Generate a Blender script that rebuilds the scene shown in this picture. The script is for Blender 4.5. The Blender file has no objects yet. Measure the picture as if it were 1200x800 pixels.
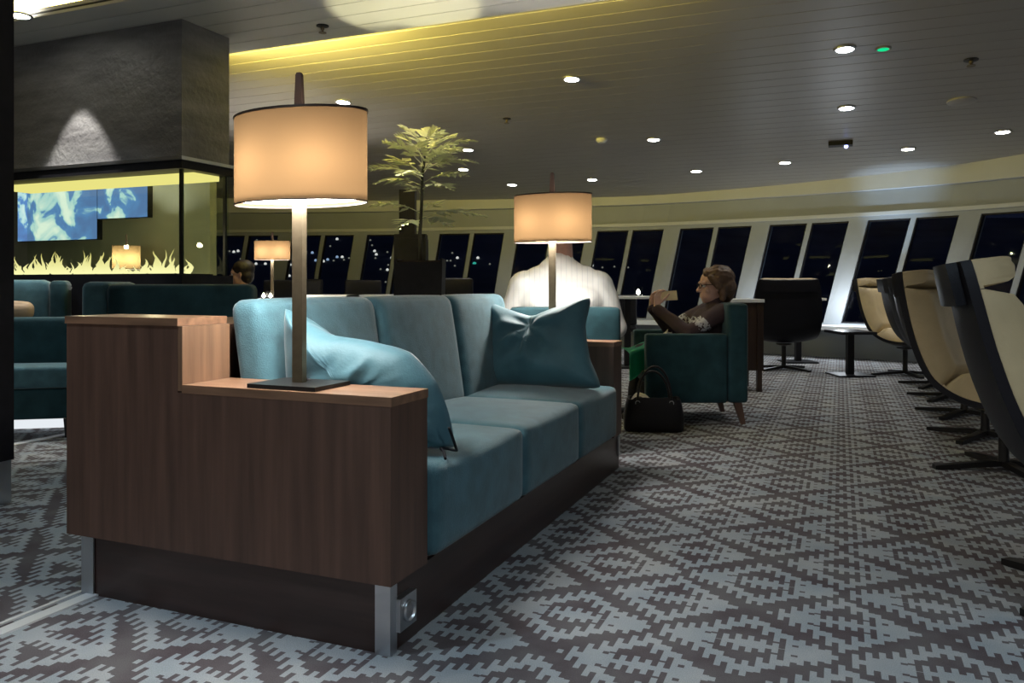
import bpy, bmesh, math, random
from mathutils import Vector, Matrix, noise, Euler
R = math.radians
rnd = random.Random(7)
C = bpy.context.scene.collection
scene = bpy.context.scene

# ------------------------------------------------------------------ camera, world, light, exposure
FPX = 933.0            # focal length in pixels of the 1200x800 frame
CAMZ = 1.0
cam_d = bpy.data.cameras.new('camera'); cam_d.sensor_width = 36.0
cam_d.lens = FPX / 1200 * 36.0; cam_d.shift_y = -65 / 1200.0
cam_d.clip_end = 300
cam = bpy.data.objects.new('camera', cam_d); C.objects.link(cam)
cam.location = (0, 0, CAMZ); cam.rotation_euler = (R(90), 0, 0)
scene.camera = cam

world = bpy.data.worlds.new('night'); scene.world = world; world.use_nodes = True
bg = world.node_tree.nodes['Background']
bg.inputs[0].default_value = (0.010, 0.013, 0.030, 1); bg.inputs[1].default_value = 0.22

vs = scene.view_settings
vs.view_transform = 'Standard'; vs.look = 'None'; vs.gamma = 1.0; vs.exposure = 1.3
vs.use_curve_mapping = False

WARM = (1.0, 0.80, 0.55); WHITE = (1.0, 0.95, 0.87); COOL = (0.66, 0.85, 1.0); YEL = (1.0, 0.80, 0.16)
P_DOWN = 20.0          # ceiling downlights (W)
P_LAMP = 14.0          # each bulb of a table lamp (W)
P_FILL = 36.0          # added fill points out of view (W)

def light(name, kind, loc, power, col, size=0.05, aim=None, angle=80, blend=0.6, parent=None):
    d = bpy.data.lights.new(name, kind); d.energy = power; d.color = col
    if kind in ('POINT', 'SPOT'): d.shadow_soft_size = size
    if kind == 'SPOT': d.spot_size = R(angle); d.spot_blend = blend
    if kind == 'AREA': d.shape = 'RECTANGLE'; d.size = size[0]; d.size_y = size[1]
    o = bpy.data.objects.new(name, d); C.objects.link(o); o.location = loc
    if aim is not None:
        o.rotation_euler = (Vector(aim) - Vector(loc)).to_track_quat('-Z', 'Y').to_euler()
    if parent: o.parent = parent
    return o

# added fill lights outside the picture: unseen points, and unseen spots near the ceiling
light('fill_point', 'POINT', (2.6, -1.8, 1.5), P_FILL*0.6, WHITE, 0.08)
light('fill_point', 'POINT', (-3.2, -1.2, 1.5), P_FILL*0.7, WHITE, 0.08)
light('fill_point', 'POINT', (7.2, 4.8, 1.4), P_FILL*0.35, (0.8, 0.9, 1.0), 0.06)
for x_, y_, k_, c_ in ((-1.35, 1.75, 1.6, COOL), (-3.7, 2.2, 0.8, COOL), (0.9, 1.0, 1.4, COOL), (2.9, 0.9, 1.3, COOL), (-0.4, -1.2, 1.0, WHITE),
                   (4.6, 3.2, 1.0, WHITE), (6.3, 6.0, 0.8, WHITE), (-3.5, 5.0, 0.8, COOL), (-5.5, 4.2, 0.6, WHITE), (-6.5, 8.5, 0.8, WHITE), (-4.2, 10.5, 0.8, WHITE)):
    light('downlight', 'SPOT', (x_, y_, 2.80), P_DOWN*k_, c_, 0.05, (x_, y_, 0), 115, 0.8)  # unseen spots added as fill beyond the visible downlights

# ------------------------------------------------------------------ frames
DX, DY = 0.3815, 0.9244            # along the sofa, away
YAW = math.atan2(DY, DX)
C0 = Vector((-0.326, 2.14, 0))     # near front corner of the sofa plinth
def UV(u, v, z=0): return Vector((u*DX - v*DY, u*DY + v*DX, z))
def to_uv(p): return (p[0]*DX + p[1]*DY, -p[0]*DY + p[1]*DX)
def S(s, t, z=0): return C0 + UV(s, t, z)
def W(px, py, Y): return Vector(((px-600)/FPX*Y, Y, CAMZ + (335-py)/FPX*Y))
def F(px, py): Y = FPX*CAMZ/(py-335.0); return Vector(((px-600)/FPX*Y, Y, 0))
def ray(px, py): return Vector(((px-600)/FPX, 1.0, (335-py)/FPX))
ZC0, ZCM, ZCU = 2.50, 0.090, 11.8      # main ceiling: z = ZC0 + ZCM*(ZCU-u)
def on_ceiling(px, py):
    r = ray(px, py); ru = r.x*DX + r.y*DY
    k = (ZC0 + ZCM*ZCU - CAMZ) / (r.z + ZCM*ru)
    return Vector((0, 0, CAMZ)) + r*k
ZSOF = 2.88
def on_plane_z(px, py, z):
    r = ray(px, py); return Vector((0, 0, CAMZ)) + r*((z-CAMZ)/r.z)

# ------------------------------------------------------------------ materials
def new_mat(name):
    m = bpy.data.materials.new(name); m.use_nodes = True
    return m, m.node_tree.nodes, m.node_tree.links, m.node_tree.nodes['Principled BSDF']
def mat(name, col, rough=0.5, metal=0.0, spec=0.5, var=0.0, vscale=8.0, bump=0.0, bscale=60.0, stretch=(1,1,1), sheen=0.0, dark=None):
    m, N, L, b = new_mat(name)
    b.inputs['Base Color'].default_value = (*col, 1); b.inputs['Roughness'].default_value = rough
    b.inputs['Metallic'].default_value = metal; b.inputs['Specular IOR Level'].default_value = spec
    if sheen: b.inputs['Sheen Weight'].default_value = sheen; b.inputs['Sheen Roughness'].default_value = 0.4
    if var or bump:
        tc = N.new('ShaderNodeTexCoord'); mp = N.new('ShaderNodeMapping'); mp.inputs['Scale'].default_value = stretch
        L.new(tc.outputs['Object'], mp.inputs[0])
    if var:
        n = N.new('ShaderNodeTexNoise'); n.inputs['Scale'].default_value = vscale; n.inputs['Detail'].default_value = 6
        L.new(mp.outputs[0], n.inputs['Vector'])
        cr = N.new('ShaderNodeValToRGB')
        d = dark or tuple(c*(1-var) for c in col); h = tuple(min(1, c*(1+var)) for c in col)
        cr.color_ramp.elements[0].color = (*d, 1); cr.color_ramp.elements[0].position = 0.3
        cr.color_ramp.elements[1].color = (*h, 1); cr.color_ramp.elements[1].position = 0.7
        L.new(n.outputs['Fac'], cr.inputs[0]); L.new(cr.outputs[0], b.inputs['Base Color'])
    if bump:
        n2 = N.new('ShaderNodeTexNoise'); n2.inputs['Scale'].default_value = bscale; n2.inputs['Detail'].default_value = 4
        L.new(mp.outputs[0], n2.inputs['Vector'])
        bp = N.new('ShaderNodeBump'); bp.inputs['Strength'].default_value = bump; bp.inputs['Distance'].default_value = 0.01
        L.new(n2.outputs['Fac'], bp.inputs['Height']); L.new(bp.outputs[0], b.inputs['Normal'])
    return m
def emit(name, col, strength):
    m = bpy.data.materials.new(name); m.use_nodes = True; N = m.node_tree.nodes; N.clear()
    e = N.new('ShaderNodeEmission'); e.inputs[0].default_value = (*col, 1); e.inputs[1].default_value = strength
    o = N.new('ShaderNodeOutputMaterial'); m.node_tree.links.new(e.outputs[0], o.inputs[0]); return m
def glassmat(name, tint=(0.93, 0.96, 0.94), refl=1.0):
    m = bpy.data.materials.new(name); m.use_nodes = True; N = m.node_tree.nodes; L = m.node_tree.links; N.clear()
    t = N.new('ShaderNodeBsdfTransparent'); t.inputs[0].default_value = (*tint, 1)
    g = N.new('ShaderNodeBsdfGlossy'); g.inputs['Roughness'].default_value = 0.02
    f = N.new('ShaderNodeFresnel'); f.inputs[0].default_value = 1.35
    mx = N.new('ShaderNodeMixShader'); o = N.new('ShaderNodeOutputMaterial')
    ge = N.new('ShaderNodeNewGeometry'); q = N.new('ShaderNodeMath'); q.operation = 'SUBTRACT'; q.inputs[0].default_value = 1.0
    L.new(ge.outputs['Backfacing'], q.inputs[1]); k = N.new('ShaderNodeMath'); k.operation = 'MULTIPLY'
    L.new(f.outputs[0], k.inputs[0]); L.new(q.outputs[0], k.inputs[1])      # only the outer face of the thin pane reflects
    L.new(k.outputs[0], mx.inputs[0]); L.new(t.outputs[0], mx.inputs[1]); L.new(g.outputs[0], mx.inputs[2]); L.new(mx.outputs[0], o.inputs[0])
    return m
def translucent(name, trans, diff, fac=0.6, bump=False):
    m = bpy.data.materials.new(name); m.use_nodes = True; N = m.node_tree.nodes; L = m.node_tree.links; N.clear()
    t = N.new('ShaderNodeBsdfTranslucent'); t.inputs[0].default_value = (*trans, 1)
    d = N.new('ShaderNodeBsdfDiffuse'); d.inputs[0].default_value = (*diff, 1)
    mx = N.new('ShaderNodeMixShader'); mx.inputs[0].default_value = fac; o = N.new('ShaderNodeOutputMaterial')
    L.new(d.outputs[0], mx.inputs[1]); L.new(t.outputs[0], mx.inputs[2]); L.new(mx.outputs[0], o.inputs[0])
    if bump:
        tc = N.new('ShaderNodeTexCoord'); mp = N.new('ShaderNodeMapping'); mp.inputs['Scale'].default_value = (60, 60, 260)
        n = N.new('ShaderNodeTexNoise'); n.inputs['Scale'].default_value = 3
        L.new(tc.outputs['Object'], mp.inputs[0]); L.new(mp.outputs[0], n.inputs['Vector'])
        cr = N.new('ShaderNodeValToRGB')
        cr.color_ramp.elements[0].color = (*[c*0.82 for c in trans], 1); cr.color_ramp.elements[1].color = (*trans, 1)
        L.new(n.outputs['Fac'], cr.inputs[0]); L.new(cr.outputs[0], t.inputs[0])
    return m

M = {}
M['teal'] = mat('teal_velour', (0.058, 0.138, 0.172), 0.75, var=0.2, vscale=14, bump=0.25, bscale=220, sheen=0.35, spec=0.25)
M['teal_dark_shaded'] = mat('dark_shaded_teal', (0.018, 0.055, 0.068), 0.8, var=0.25, vscale=9, bump=0.2, bscale=200, sheen=0.2, spec=0.2)  # armchair cloth; on the other seats, shade put into the teal's colour
M['teal_satin'] = mat('teal_satin', (0.048, 0.125, 0.160), 0.58, var=0.2, vscale=5, bump=0.1, bscale=90, sheen=0.3, spec=0.3)
M['teal_pale'] = mat('pale_teal_satin', (0.16, 0.34, 0.42), 0.5, var=0.2, vscale=5, bump=0.1, bscale=90, sheen=0.3)
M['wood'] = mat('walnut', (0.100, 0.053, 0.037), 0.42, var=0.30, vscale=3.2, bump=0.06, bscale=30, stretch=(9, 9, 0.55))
M['wood_riser_lit'] = mat('walnut_riser_lit', (0.20, 0.115, 0.070), 0.38, var=0.34, vscale=3.2, bump=0.05, bscale=30, stretch=(9, 9, 0.55))  # walnut made paler: lamp light on the riser put into the colour
M['wood_top_lit'] = mat('walnut_top_lit', (0.215, 0.118, 0.070), 0.36, var=0.34, vscale=3.2, bump=0.05, bscale=30, stretch=(10, 0.9, 10))  # paler copy of the walnut, with the lamp light on the tops painted in
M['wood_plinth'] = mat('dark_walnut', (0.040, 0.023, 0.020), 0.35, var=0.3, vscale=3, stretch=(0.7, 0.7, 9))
M['aluminium'] = mat('satin_aluminium', (0.62, 0.64, 0.66), 0.5, 0.25)
M['steel'] = mat('brushed_steel', (0.55, 0.57, 0.60), 0.32, 1.0, bump=0.05, bscale=300, stretch=(1, 1, 20))
M['bronze'] = mat('bronze', (0.20, 0.16, 0.105), 0.36, 0.85, var=0.12, vscale=30)
M['black_metal'] = mat('black_metal', (0.015, 0.014, 0.014), 0.4, 0.4)
M['black'] = mat('black_lacquer', (0.010, 0.010, 0.013), 0.5, spec=0.2, var=0.2, vscale=20)
M['black_shell'] = mat('black_shell', (0.007, 0.007, 0.011), 0.5, spec=0.22, bump=0.1, bscale=180)
M['dark_stain'] = mat('dark_stained_wood', (0.030, 0.017, 0.013), 0.4, var=0.3, vscale=4, stretch=(6, 6, 0.7))
M['cream'] = mat('cream_leather', (0.52, 0.42, 0.245), 0.55, var=0.10, vscale=7, bump=0.18, bscale=70)
M['ceiling'] = mat('ceiling_plank', (0.30, 0.285, 0.265), 0.42, var=0.05, vscale=2, stretch=(1, 0.2, 1))
M['soffit'] = mat('soffit_plank', (0.54, 0.54, 0.51), 0.38, var=0.06, vscale=2, stretch=(1, 0.2, 1))
M['gap'] = mat('ceiling_void', (0.05, 0.048, 0.045), 0.8, var=0.1)
M['wall'] = mat('painted_steel_wall', (0.27, 0.295, 0.315), 0.55, var=0.05, vscale=2)
M['cornice'] = mat('cornice_paint', (0.46, 0.48, 0.49), 0.5, var=0.04, vscale=2)
M['wall_olive'] = mat('olive_wall', (0.27, 0.275, 0.245), 0.7, var=0.1, vscale=3)
M['wall_dim'] = mat('lounge_wall', (0.25, 0.24, 0.23), 0.7, var=0.1, vscale=3)
M['white'] = mat('white_laminate', (0.72, 0.75, 0.78), 0.35, var=0.04)
M['glass'] = glassmat('window_glass', (0.80, 0.84, 0.88))
M['fire_glass'] = glassmat('fire_glass', (0.93, 0.96, 0.90))
M['drink_glass'] = glassmat('candle_glass', (0.9, 0.92, 0.92))
M['shade'] = translucent('amber_shade', (0.028, 0.0168, 0.0080), (0.10, 0.075, 0.048), 0.42, True)
M['diffuser'] = emit('lit_lamp_diffuser', (1.0, 0.95, 0.87), 27.0)
M['bulb'] = emit('bulb', (1, 0.88, 0.68), 6)
_N = M['bulb'].node_tree.nodes; _L = M['bulb'].node_tree.links       # glowing clear glass: the filament light passes through
_t = _N.new('ShaderNodeBsdfTransparent'); _a = _N.new('ShaderNodeAddShader')
_e = [n for n in _N if n.type == 'EMISSION'][0]; _o = [n for n in _N if n.type == 'OUTPUT_MATERIAL'][0]
_L.new(_t.outputs[0], _a.inputs[0]); _L.new(_e.outputs[0], _a.inputs[1]); _L.new(_a.outputs[0], _o.inputs[0])
M['down'] = emit('downlight_lens', (1, 0.97, 0.86), 14)
M['green_led'] = emit('green_led', (0.01, 0.85, 0.33), 0.36)
M['blue_led'] = emit('blue_led', (0.35, 0.42, 1.0), 3.0)
M['candle'] = emit('candle_flame', (1, 0.90, 0.75), 6)
M['city'] = emit('city_light', (1.0, 0.96, 0.82), 0.38)
M['city_dim'] = emit('city_light_dim', (0.95, 0.92, 0.70), 0.09)
M['city_green'] = emit('city_light_green', (0.05, 0.60, 0.42), 0.35)
M['city_blue'] = emit('city_light_blue', (0.55, 0.75, 1.0), 0.26)
M['hill'] = mat('night_hillside', (0.20, 0.22, 0.26), 0.9, var=0.3, vscale=0.2)
M['yellow_strip'] = emit('yellow_light_strip', (1.0, 0.88, 0.30), 0.40)
M['skin'] = mat('skin', (0.60, 0.37, 0.29), 0.5, var=0.08, vscale=20)
M['hair_brown'] = mat('brown_hair', (0.115, 0.066, 0.036), 0.5, var=0.45, vscale=12, bump=0.6, bscale=40, stretch=(1, 1, 0.25))
M['hair_dark'] = mat('dark_hair', (0.020, 0.014, 0.011), 0.5, var=0.4, vscale=12, bump=0.5, bscale=40)
M['hair_grey'] = mat('grey_hair', (0.13, 0.10, 0.08), 0.55, var=0.4, vscale=14, bump=0.6, bscale=50)
M['dark_cloth'] = mat('dark_trousers', (0.018, 0.018, 0.024), 0.8, var=0.2, bump=0.2)
M['maroon'] = mat('maroon_jacket', (0.035, 0.018, 0.022), 0.8, var=0.2, bump=0.2)
M['leather'] = mat('black_leather', (0.012, 0.011, 0.014), 0.4, bump=0.2, bscale=120)
M['green_cloth'] = mat('green_cloth', (0.01, 0.34, 0.19), 0.6, var=0.2, vscale=6)
M['tissue'] = mat('white_tissue', (0.75, 0.70, 0.60), 0.8, bump=0.3, bscale=40)
M['phone'] = mat('pale_phone', (0.72, 0.60, 0.36), 0.4, var=0.05)
M['beige'] = mat('beige_cloth', (0.42, 0.30, 0.19), 0.7, var=0.12, bump=0.15)
M['leaf'] = translucent('leaf', (0.42, 0.46, 0.26), (0.70, 0.73, 0.54), 0.22)
M['stem'] = mat('plant_stem', (0.03, 0.028, 0.016), 0.7, var=0.2)
M['soil'] = mat('potting_soil', (0.03, 0.02, 0.015), 0.95, bump=0.6)

def slate_mat():
    m, N, L, b = new_mat('dark_slate'); b.inputs['Roughness'].default_value = 0.42
    tc = N.new('ShaderNodeTexCoord'); mp = N.new('ShaderNodeMapping'); mp.inputs['Scale'].default_value = (1, 1, 5)
    L.new(tc.outputs['Object'], mp.inputs[0])
    n = N.new('ShaderNodeTexNoise'); n.inputs['Scale'].default_value = 2.2; n.inputs['Detail'].default_value = 8
    L.new(mp.outputs[0], n.inputs['Vector'])
    cr = N.new('ShaderNodeValToRGB')
    cr.color_ramp.elements[0].color = (0.12, 0.118, 0.122, 1); cr.color_ramp.elements[0].position = 0.3
    cr.color_ramp.elements[1].color = (0.24, 0.24, 0.24, 1); cr.color_ramp.elements[1].position = 0.75
    L.new(n.outputs['Fac'], cr.inputs[0]); L.new(cr.outputs[0], b.inputs['Base Color'])
    n2 = N.new('ShaderNodeTexNoise'); n2.inputs['Scale'].default_value = 26; n2.inputs['Detail'].default_value = 5
    L.new(tc.outputs['Object'], n2.inputs['Vector'])
    bp = N.new('ShaderNodeBump'); bp.inputs['Strength'].default_value = 0.4; bp.inputs['Distance'].default_value = 0.02
    L.new(n2.outputs['Fac'], bp.inputs['Height']); L.new(bp.outputs[0], b.inputs['Normal'])
    return m
M['slate'] = slate_mat()

class NG:     # tiny helper that writes math as nodes
    def __init__(s, m): s.N = m.node_tree.nodes; s.L = m.node_tree.links
    def m(s, op, a, b=None, c=None):
        n = s.N.new('ShaderNodeMath'); n.operation = op
        for i, x in enumerate((a, b, c)):
            if x is None: continue
            if isinstance(x, (int, float)): n.inputs[i].default_value = x
            else: s.L.new(x, n.inputs[i])
        return n.outputs[0]

def carpet_mat():
    m, N, L, b = new_mat('patterned_carpet'); b.inputs['Roughness'].default_value = 0.9
    b.inputs['Specular IOR Level'].default_value = 0.15
    g = NG(m); geo = N.new('ShaderNodeNewGeometry'); sp = N.new('ShaderNodeSeparateXYZ'); L.new(geo.outputs['Position'], sp.inputs[0])
    X, Y = sp.outputs[0], sp.outputs[1]
    u = g.m('ADD', g.m('MULTIPLY', X, DX), g.m('MULTIPLY', Y, DY))
    v = g.m('ADD', g.m('MULTIPLY', X, -DY), g.m('MULTIPLY', Y, DX))
    a = 0.0170000001; P = 30*a; Q = 0.488
    u = g.m('SUBTRACT', u, 0.36); v = g.m('SUBTRACT', v, 0.2435)
    i = g.m('FLOOR', g.m('DIVIDE', v, a))
    par = g.m('MODULO', g.m('ADD', i, 3000.0), 2.0)                      # tooth parity
    vq = g.m('MULTIPLY', g.m('ADD', g.m('FLOOR', g.m('MULTIPLY', i, 0.5)), 0.5), 2*a)
    def wrap(x, p):   # centred wrap to [-p/2,p/2], absolute
        k = g.m('FLOOR', g.m('ADD', g.m('DIVIDE', x, p), 0.5))
        return g.m('ABSOLUTE', g.m('SUBTRACT', x, g.m('MULTIPLY', k, p)))
    dv = wrap(vq, P); du = wrap(u, Q)
    mm = g.m('ADD', g.m('DIVIDE', dv, P/2), g.m('DIVIDE', du, Q/2))      # 0 centre .. 1 diamond edge .. 2 corner
    tooth = g.m('ADD', 0.070, g.m('MULTIPLY', par, 0.115))
    nub = g.m('MULTIPLY', par, 0.030)
    mB = g.m('SUBTRACT', 2.0, mm); duB = g.m('SUBTRACT', Q/2, du)
    ringA = g.m('LESS_THAN', g.m('ABSOLUTE', g.m('SUBTRACT', mm, 0.69)), tooth)
    ringB = g.m('LESS_THAN', g.m('ABSOLUTE', g.m('SUBTRACT', mB, 0.66)), tooth)
    def blob(d_, v0, hw, h_):          # toothed lozenge: half height h_ falling off over hw columns
        q = g.m('ABSOLUTE', g.m('SUBTRACT', dv, v0*a))
        return g.m('LESS_THAN', g.m('ADD', d_, g.m('MULTIPLY', g.m('GREATER_THAN', q, hw*a), 9.0)), g.m('ADD', g.m('MULTIPLY', g.m('SUBTRACT', 1.0, g.m('DIVIDE', q, hw*a)), h_), nub))
    light_ = g.m('MAXIMUM', g.m('MAXIMUM', ringA, ringB), g.m('MAXIMUM', g.m('MAXIMUM', blob(du, 0.0, 5.0, 0.030), blob(du, 9.5, 4.6, 0.056)), g.m('MAXIMUM', blob(duB, 8.5, 3.6, 0.036), blob(duB, 15.0, 5.0, 0.020))))
    n = N.new('ShaderNodeTexNoise'); n.inputs['Scale'].default_value = 5; n.inputs['Detail'].default_value = 6
    L.new(geo.outputs['Position'], n.inputs['Vector'])
    def ramp(c0, c1, p0=0.35, p1=0.65):
        r = N.new('ShaderNodeValToRGB'); r.color_ramp.elements[0].color = (*c0, 1); r.color_ramp.elements[1].color = (*c1, 1)
        r.color_ramp.elements[0].position = p0; r.color_ramp.elements[1].position = p1; L.new(n.outputs['Fac'], r.inputs[0]); return r.outputs[0]
    dk = ramp((0.082, 0.066, 0.074), (0.125, 0.118, 0.122)); lt = ramp((0.27, 0.31, 0.34), (0.36, 0.375, 0.39))
    mx = N.new('ShaderNodeMix'); mx.data_type = 'RGBA'
    L.new(light_, mx.inputs[0]); L.new(dk, mx.inputs[6]); L.new(lt, mx.inputs[7])
    f = N.new('ShaderNodeTexNoise'); f.inputs['Scale'].default_value = 350; L.new(geo.outputs['Position'], f.inputs['Vector'])
    fr = N.new('ShaderNodeMapRange'); fr.inputs[1].default_value = 0.3; fr.inputs[2].default_value = 0.7; fr.inputs[3].default_value = 0.75; fr.inputs[4].default_value = 1.15
    L.new(f.outputs['Fac'], fr.inputs[0])
    mu = N.new('ShaderNodeMix'); mu.data_type = 'RGBA'; mu.blend_type = 'MULTIPLY'; mu.inputs[0].default_value = 1
    L.new(mx.outputs[2], mu.inputs[6]); L.new(fr.outputs[0], mu.inputs[7]); L.new(mu.outputs[2], b.inputs['Base Color'])
    bp = N.new('ShaderNodeBump'); bp.inputs['Strength'].default_value = 0.3; bp.inputs['Distance'].default_value = 0.004
    L.new(f.outputs['Fac'], bp.inputs['Height']); L.new(bp.outputs[0], b.inputs['Normal'])
    return m
M['carpet'] = carpet_mat()

def screen_mat():
    m = bpy.data.materials.new('map_on_screen'); m.use_nodes = True; N = m.node_tree.nodes; L = m.node_tree.links; N.clear()
    tc = N.new('ShaderNodeTexCoord'); n = N.new('ShaderNodeTexNoise'); n.inputs['Scale'].default_value = 3.1; n.inputs['Detail'].default_value = 7
    n.inputs['Distortion'].default_value = 0.6
    L.new(tc.outputs['Object'], n.inputs['Vector'])
    r = N.new('ShaderNodeValToRGB'); r.color_ramp.interpolation = 'LINEAR'
    e = r.color_ramp.elements; e[0].position = 0.40; e[0].color = (0.09, 0.17, 0.42, 1); e[1].position = 0.62; e[1].color = (0.72, 0.80, 0.80, 1)
    k = e.new(0.49); k.color = (0.10, 0.23, 0.55, 1); k = e.new(0.515); k.color = (0.36, 0.58, 0.68, 1)
    L.new(n.outputs['Fac'], r.inputs[0])
    em = N.new('ShaderNodeEmission'); em.inputs[1].default_value = 0.55; o = N.new('ShaderNodeOutputMaterial')
    L.new(r.outputs[0], em.inputs[0]); L.new(em.outputs[0], o.inputs[0]); return m
M['screen'] = screen_mat()

def flame_mat():
    m = bpy.data.materials.new('flame'); m.use_nodes = True; N = m.node_tree.nodes; L = m.node_tree.links; N.clear()
    tc = N.new('ShaderNodeTexCoord'); s = N.new('ShaderNodeSeparateXYZ'); L.new(tc.outputs['Object'], s.inputs[0])
    r = N.new('ShaderNodeValToRGB'); e = r.color_ramp.elements
    e[0].position = 0.0; e[0].color = (1.0, 0.92, 0.50, 1); e[1].position = 0.20; e[1].color = (0.55, 0.47, 0.12, 1)
    L.new(s.outputs[2], r.inputs[0]); em = N.new('ShaderNodeEmission'); em.inputs[1].default_value = 0.5
    o = N.new('ShaderNodeOutputMaterial'); L.new(r.outputs[0], em.inputs[0]); L.new(em.outputs[0], o.inputs[0]); return m
M['flame'] = flame_mat()

def shirt_mat():
    m, N, L, b = new_mat('white_striped_shirt'); b.inputs['Roughness'].default_value = 0.8
    g = NG(m); tc = N.new('ShaderNodeTexCoord'); s = N.new('ShaderNodeSeparateXYZ'); L.new(tc.outputs['Object'], s.inputs[0])
    k = g.m('FRACT', g.m('MULTIPLY', s.outputs[1], 30.0)); st = g.m('LESS_THAN', k, 0.12)
    mx = N.new('ShaderNodeMix'); mx.data_type = 'RGBA'; L.new(st, mx.inputs[0])
    mx.inputs[6].default_value = (0.80, 0.80, 0.77, 1); mx.inputs[7].default_value = (0.66, 0.67, 0.67, 1)
    L.new(mx.outputs[2], b.inputs['Base Color']); return m
M['shirt'] = shirt_mat()
def sweater_mat():
    m, N, L, b = new_mat('maroon_sweater_with_print'); b.inputs['Roughness'].default_value = 0.85
    g = NG(m); tc = N.new('ShaderNodeTexCoord'); s = N.new('ShaderNodeSeparateXYZ'); L.new(tc.outputs['Object'], s.inputs[0])
    # a slanting band of pale print across the upper sleeve
    q = g.m('ADD', s.outputs[0], g.m('MULTIPLY', s.outputs[2], -0.75))
    band = g.m('LESS_THAN', g.m('ABSOLUTE', g.m('SUBTRACT', q, -0.50)), 0.055)
    zb = g.m('LESS_THAN', g.m('ABSOLUTE', g.m('SUBTRACT', s.outputs[2], 0.755)), 0.085)
    n = N.new('ShaderNodeTexNoise'); n.inputs['Scale'].default_value = 55; L.new(tc.outputs['Object'], n.inputs['Vector'])
    k = g.m('MULTIPLY', g.m('MULTIPLY', band, zb), g.m('GREATER_THAN', n.outputs['Fac'], 0.46))
    mx = N.new('ShaderNodeMix'); mx.data_type = 'RGBA'; L.new(k, mx.inputs[0])
    mx.inputs[6].default_value = (0.045, 0.026, 0.030, 1); mx.inputs[7].default_value = (0.42, 0.42, 0.46, 1)
    L.new(mx.outputs[2], b.inputs['Base Color']); return m
M['sweater'] = sweater_mat()

# ------------------------------------------------------------------ mesh helpers
def finish(me, smooth):
    if smooth:
        for p in me.polygons: p.use_smooth = True
        if smooth is not True: me.set_sharp_from_angle(angle=R(smooth))
def obj(name, bm, m, parent=None, smooth=35, loc=None, rot=None, bevel=0.0, seg=2):
    me = bpy.data.meshes.new(name)
    if bevel:
        es = [e for e in bm.edges if e.is_manifold and e.calc_face_angle(0) > R(50)]
        bmesh.ops.bevel(bm, geom=es, offset=bevel, segments=seg, affect='EDGES', profile=0.5, clamp_overlap=True)
    bmesh.ops.recalc_face_normals(bm, faces=bm.faces)
    bm.to_mesh(me); bm.free(); finish(me, smooth)
    me.materials.append(M[m] if isinstance(m, str) else m)
    o = bpy.data.objects.new(name, me); C.objects.link(o)
    if parent is not None: o.parent = parent
    if loc is not None: o.location = loc
    if rot is not None: o.rotation_euler = rot
    return o
def box(lo, hi, bm=None):
    bm = bm or bmesh.new()
    v = [bm.verts.new((x, y, z)) for x in (lo[0], hi[0]) for y in (lo[1], hi[1]) for z in (lo[2], hi[2])]
    for f in ((0,1,3,2), (4,6,7,5), (0,4,5,1), (2,3,7,6), (0,2,6,4), (1,5,7,3)): bm.faces.new([v[i] for i in f])
    return bm
def prism(pts, axis_lo, axis_hi, axis='x', bm=None):
    """extrude a polygon given in the two other axes"""
    bm = bm or bmesh.new()
    def mk(p, k): return {'x': (k, p[0], p[1]), 'y': (p[0], k, p[1]), 'z': (p[0], p[1], k)}[axis]
    a = [bm.verts.new(mk(p, axis_lo)) for p in pts]; b = [bm.verts.new(mk(p, axis_hi)) for p in pts]
    n = len(pts); bm.faces.new(a); bm.faces.new(b[::-1])
    for i in range(n): bm.faces.new((a[i], b[i], b[(i+1) % n], a[(i+1) % n]))
    return bm
def tube(pts, r, n=10, bm=None, caps=True, flat=1.0):
    bm = bm or bmesh.new(); pts = [Vector(p) for p in pts]; rings = []
    rr = r if isinstance(r, (list, tuple)) else [r]*len(pts)
    up = None
    for i, p in enumerate(pts):
        t = (pts[min(i+1, len(pts)-1)] - pts[max(i-1, 0)]).normalized()
        if up is None: up = Vector((0, 0, 1)) if abs(t.z) < 0.9 else Vector((1, 0, 0))
        s = t.cross(up).normalized(); up = s.cross(t).normalized()
        rings.append([bm.verts.new(p + s*(rr[i]*math.cos(2*math.pi*k/n)) + up*(rr[i]*flat*math.sin(2*math.pi*k/n))) for k in range(n)])
    for a, b in zip(rings, rings[1:]):
        for k in range(n): bm.faces.new((a[k], a[(k+1) % n], b[(k+1) % n], b[k]))
    if caps:
        bm.faces.new(rings[0][::-1]); bm.faces.new(rings[-1])
    return bm
def lathe(prof, n=24, bm=None, sx=1.0, sy=1.0, center=(0, 0, 0)):
    bm = bm or bmesh.new(); cx, cy, cz = center; rings = []
    for r, z in prof:
        if r < 1e-5: rings.append([bm.verts.new((cx, cy, cz+z))])
        else: rings.append([bm.verts.new((cx + r*sx*math.cos(2*math.pi*k/n), cy + r*sy*math.sin(2*math.pi*k/n), cz+z)) for k in range(n)])
    for a, b in zip(rings, rings[1:]):
        for k in range(n):
            q = [a[k % len(a)], a[(k+1) % len(a)], b[(k+1) % len(b)], b[k % len(b)]]
            q = [x for j, x in enumerate(q) if x not in q[:j]]
            if len(q) > 2: bm.faces.new(q)
    return bm
def grid(fn, nu, nv, bm=None):
    bm = bm or bmesh.new()
    V = [[bm.verts.new(fn(i/nu, j/nv)) for j in range(nv+1)] for i in range(nu+1)]
    for i in range(nu):
        for j in range(nv): bm.faces.new((V[i][j], V[i+1][j], V[i+1][j+1], V[i][j+1]))
    return bm
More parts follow.
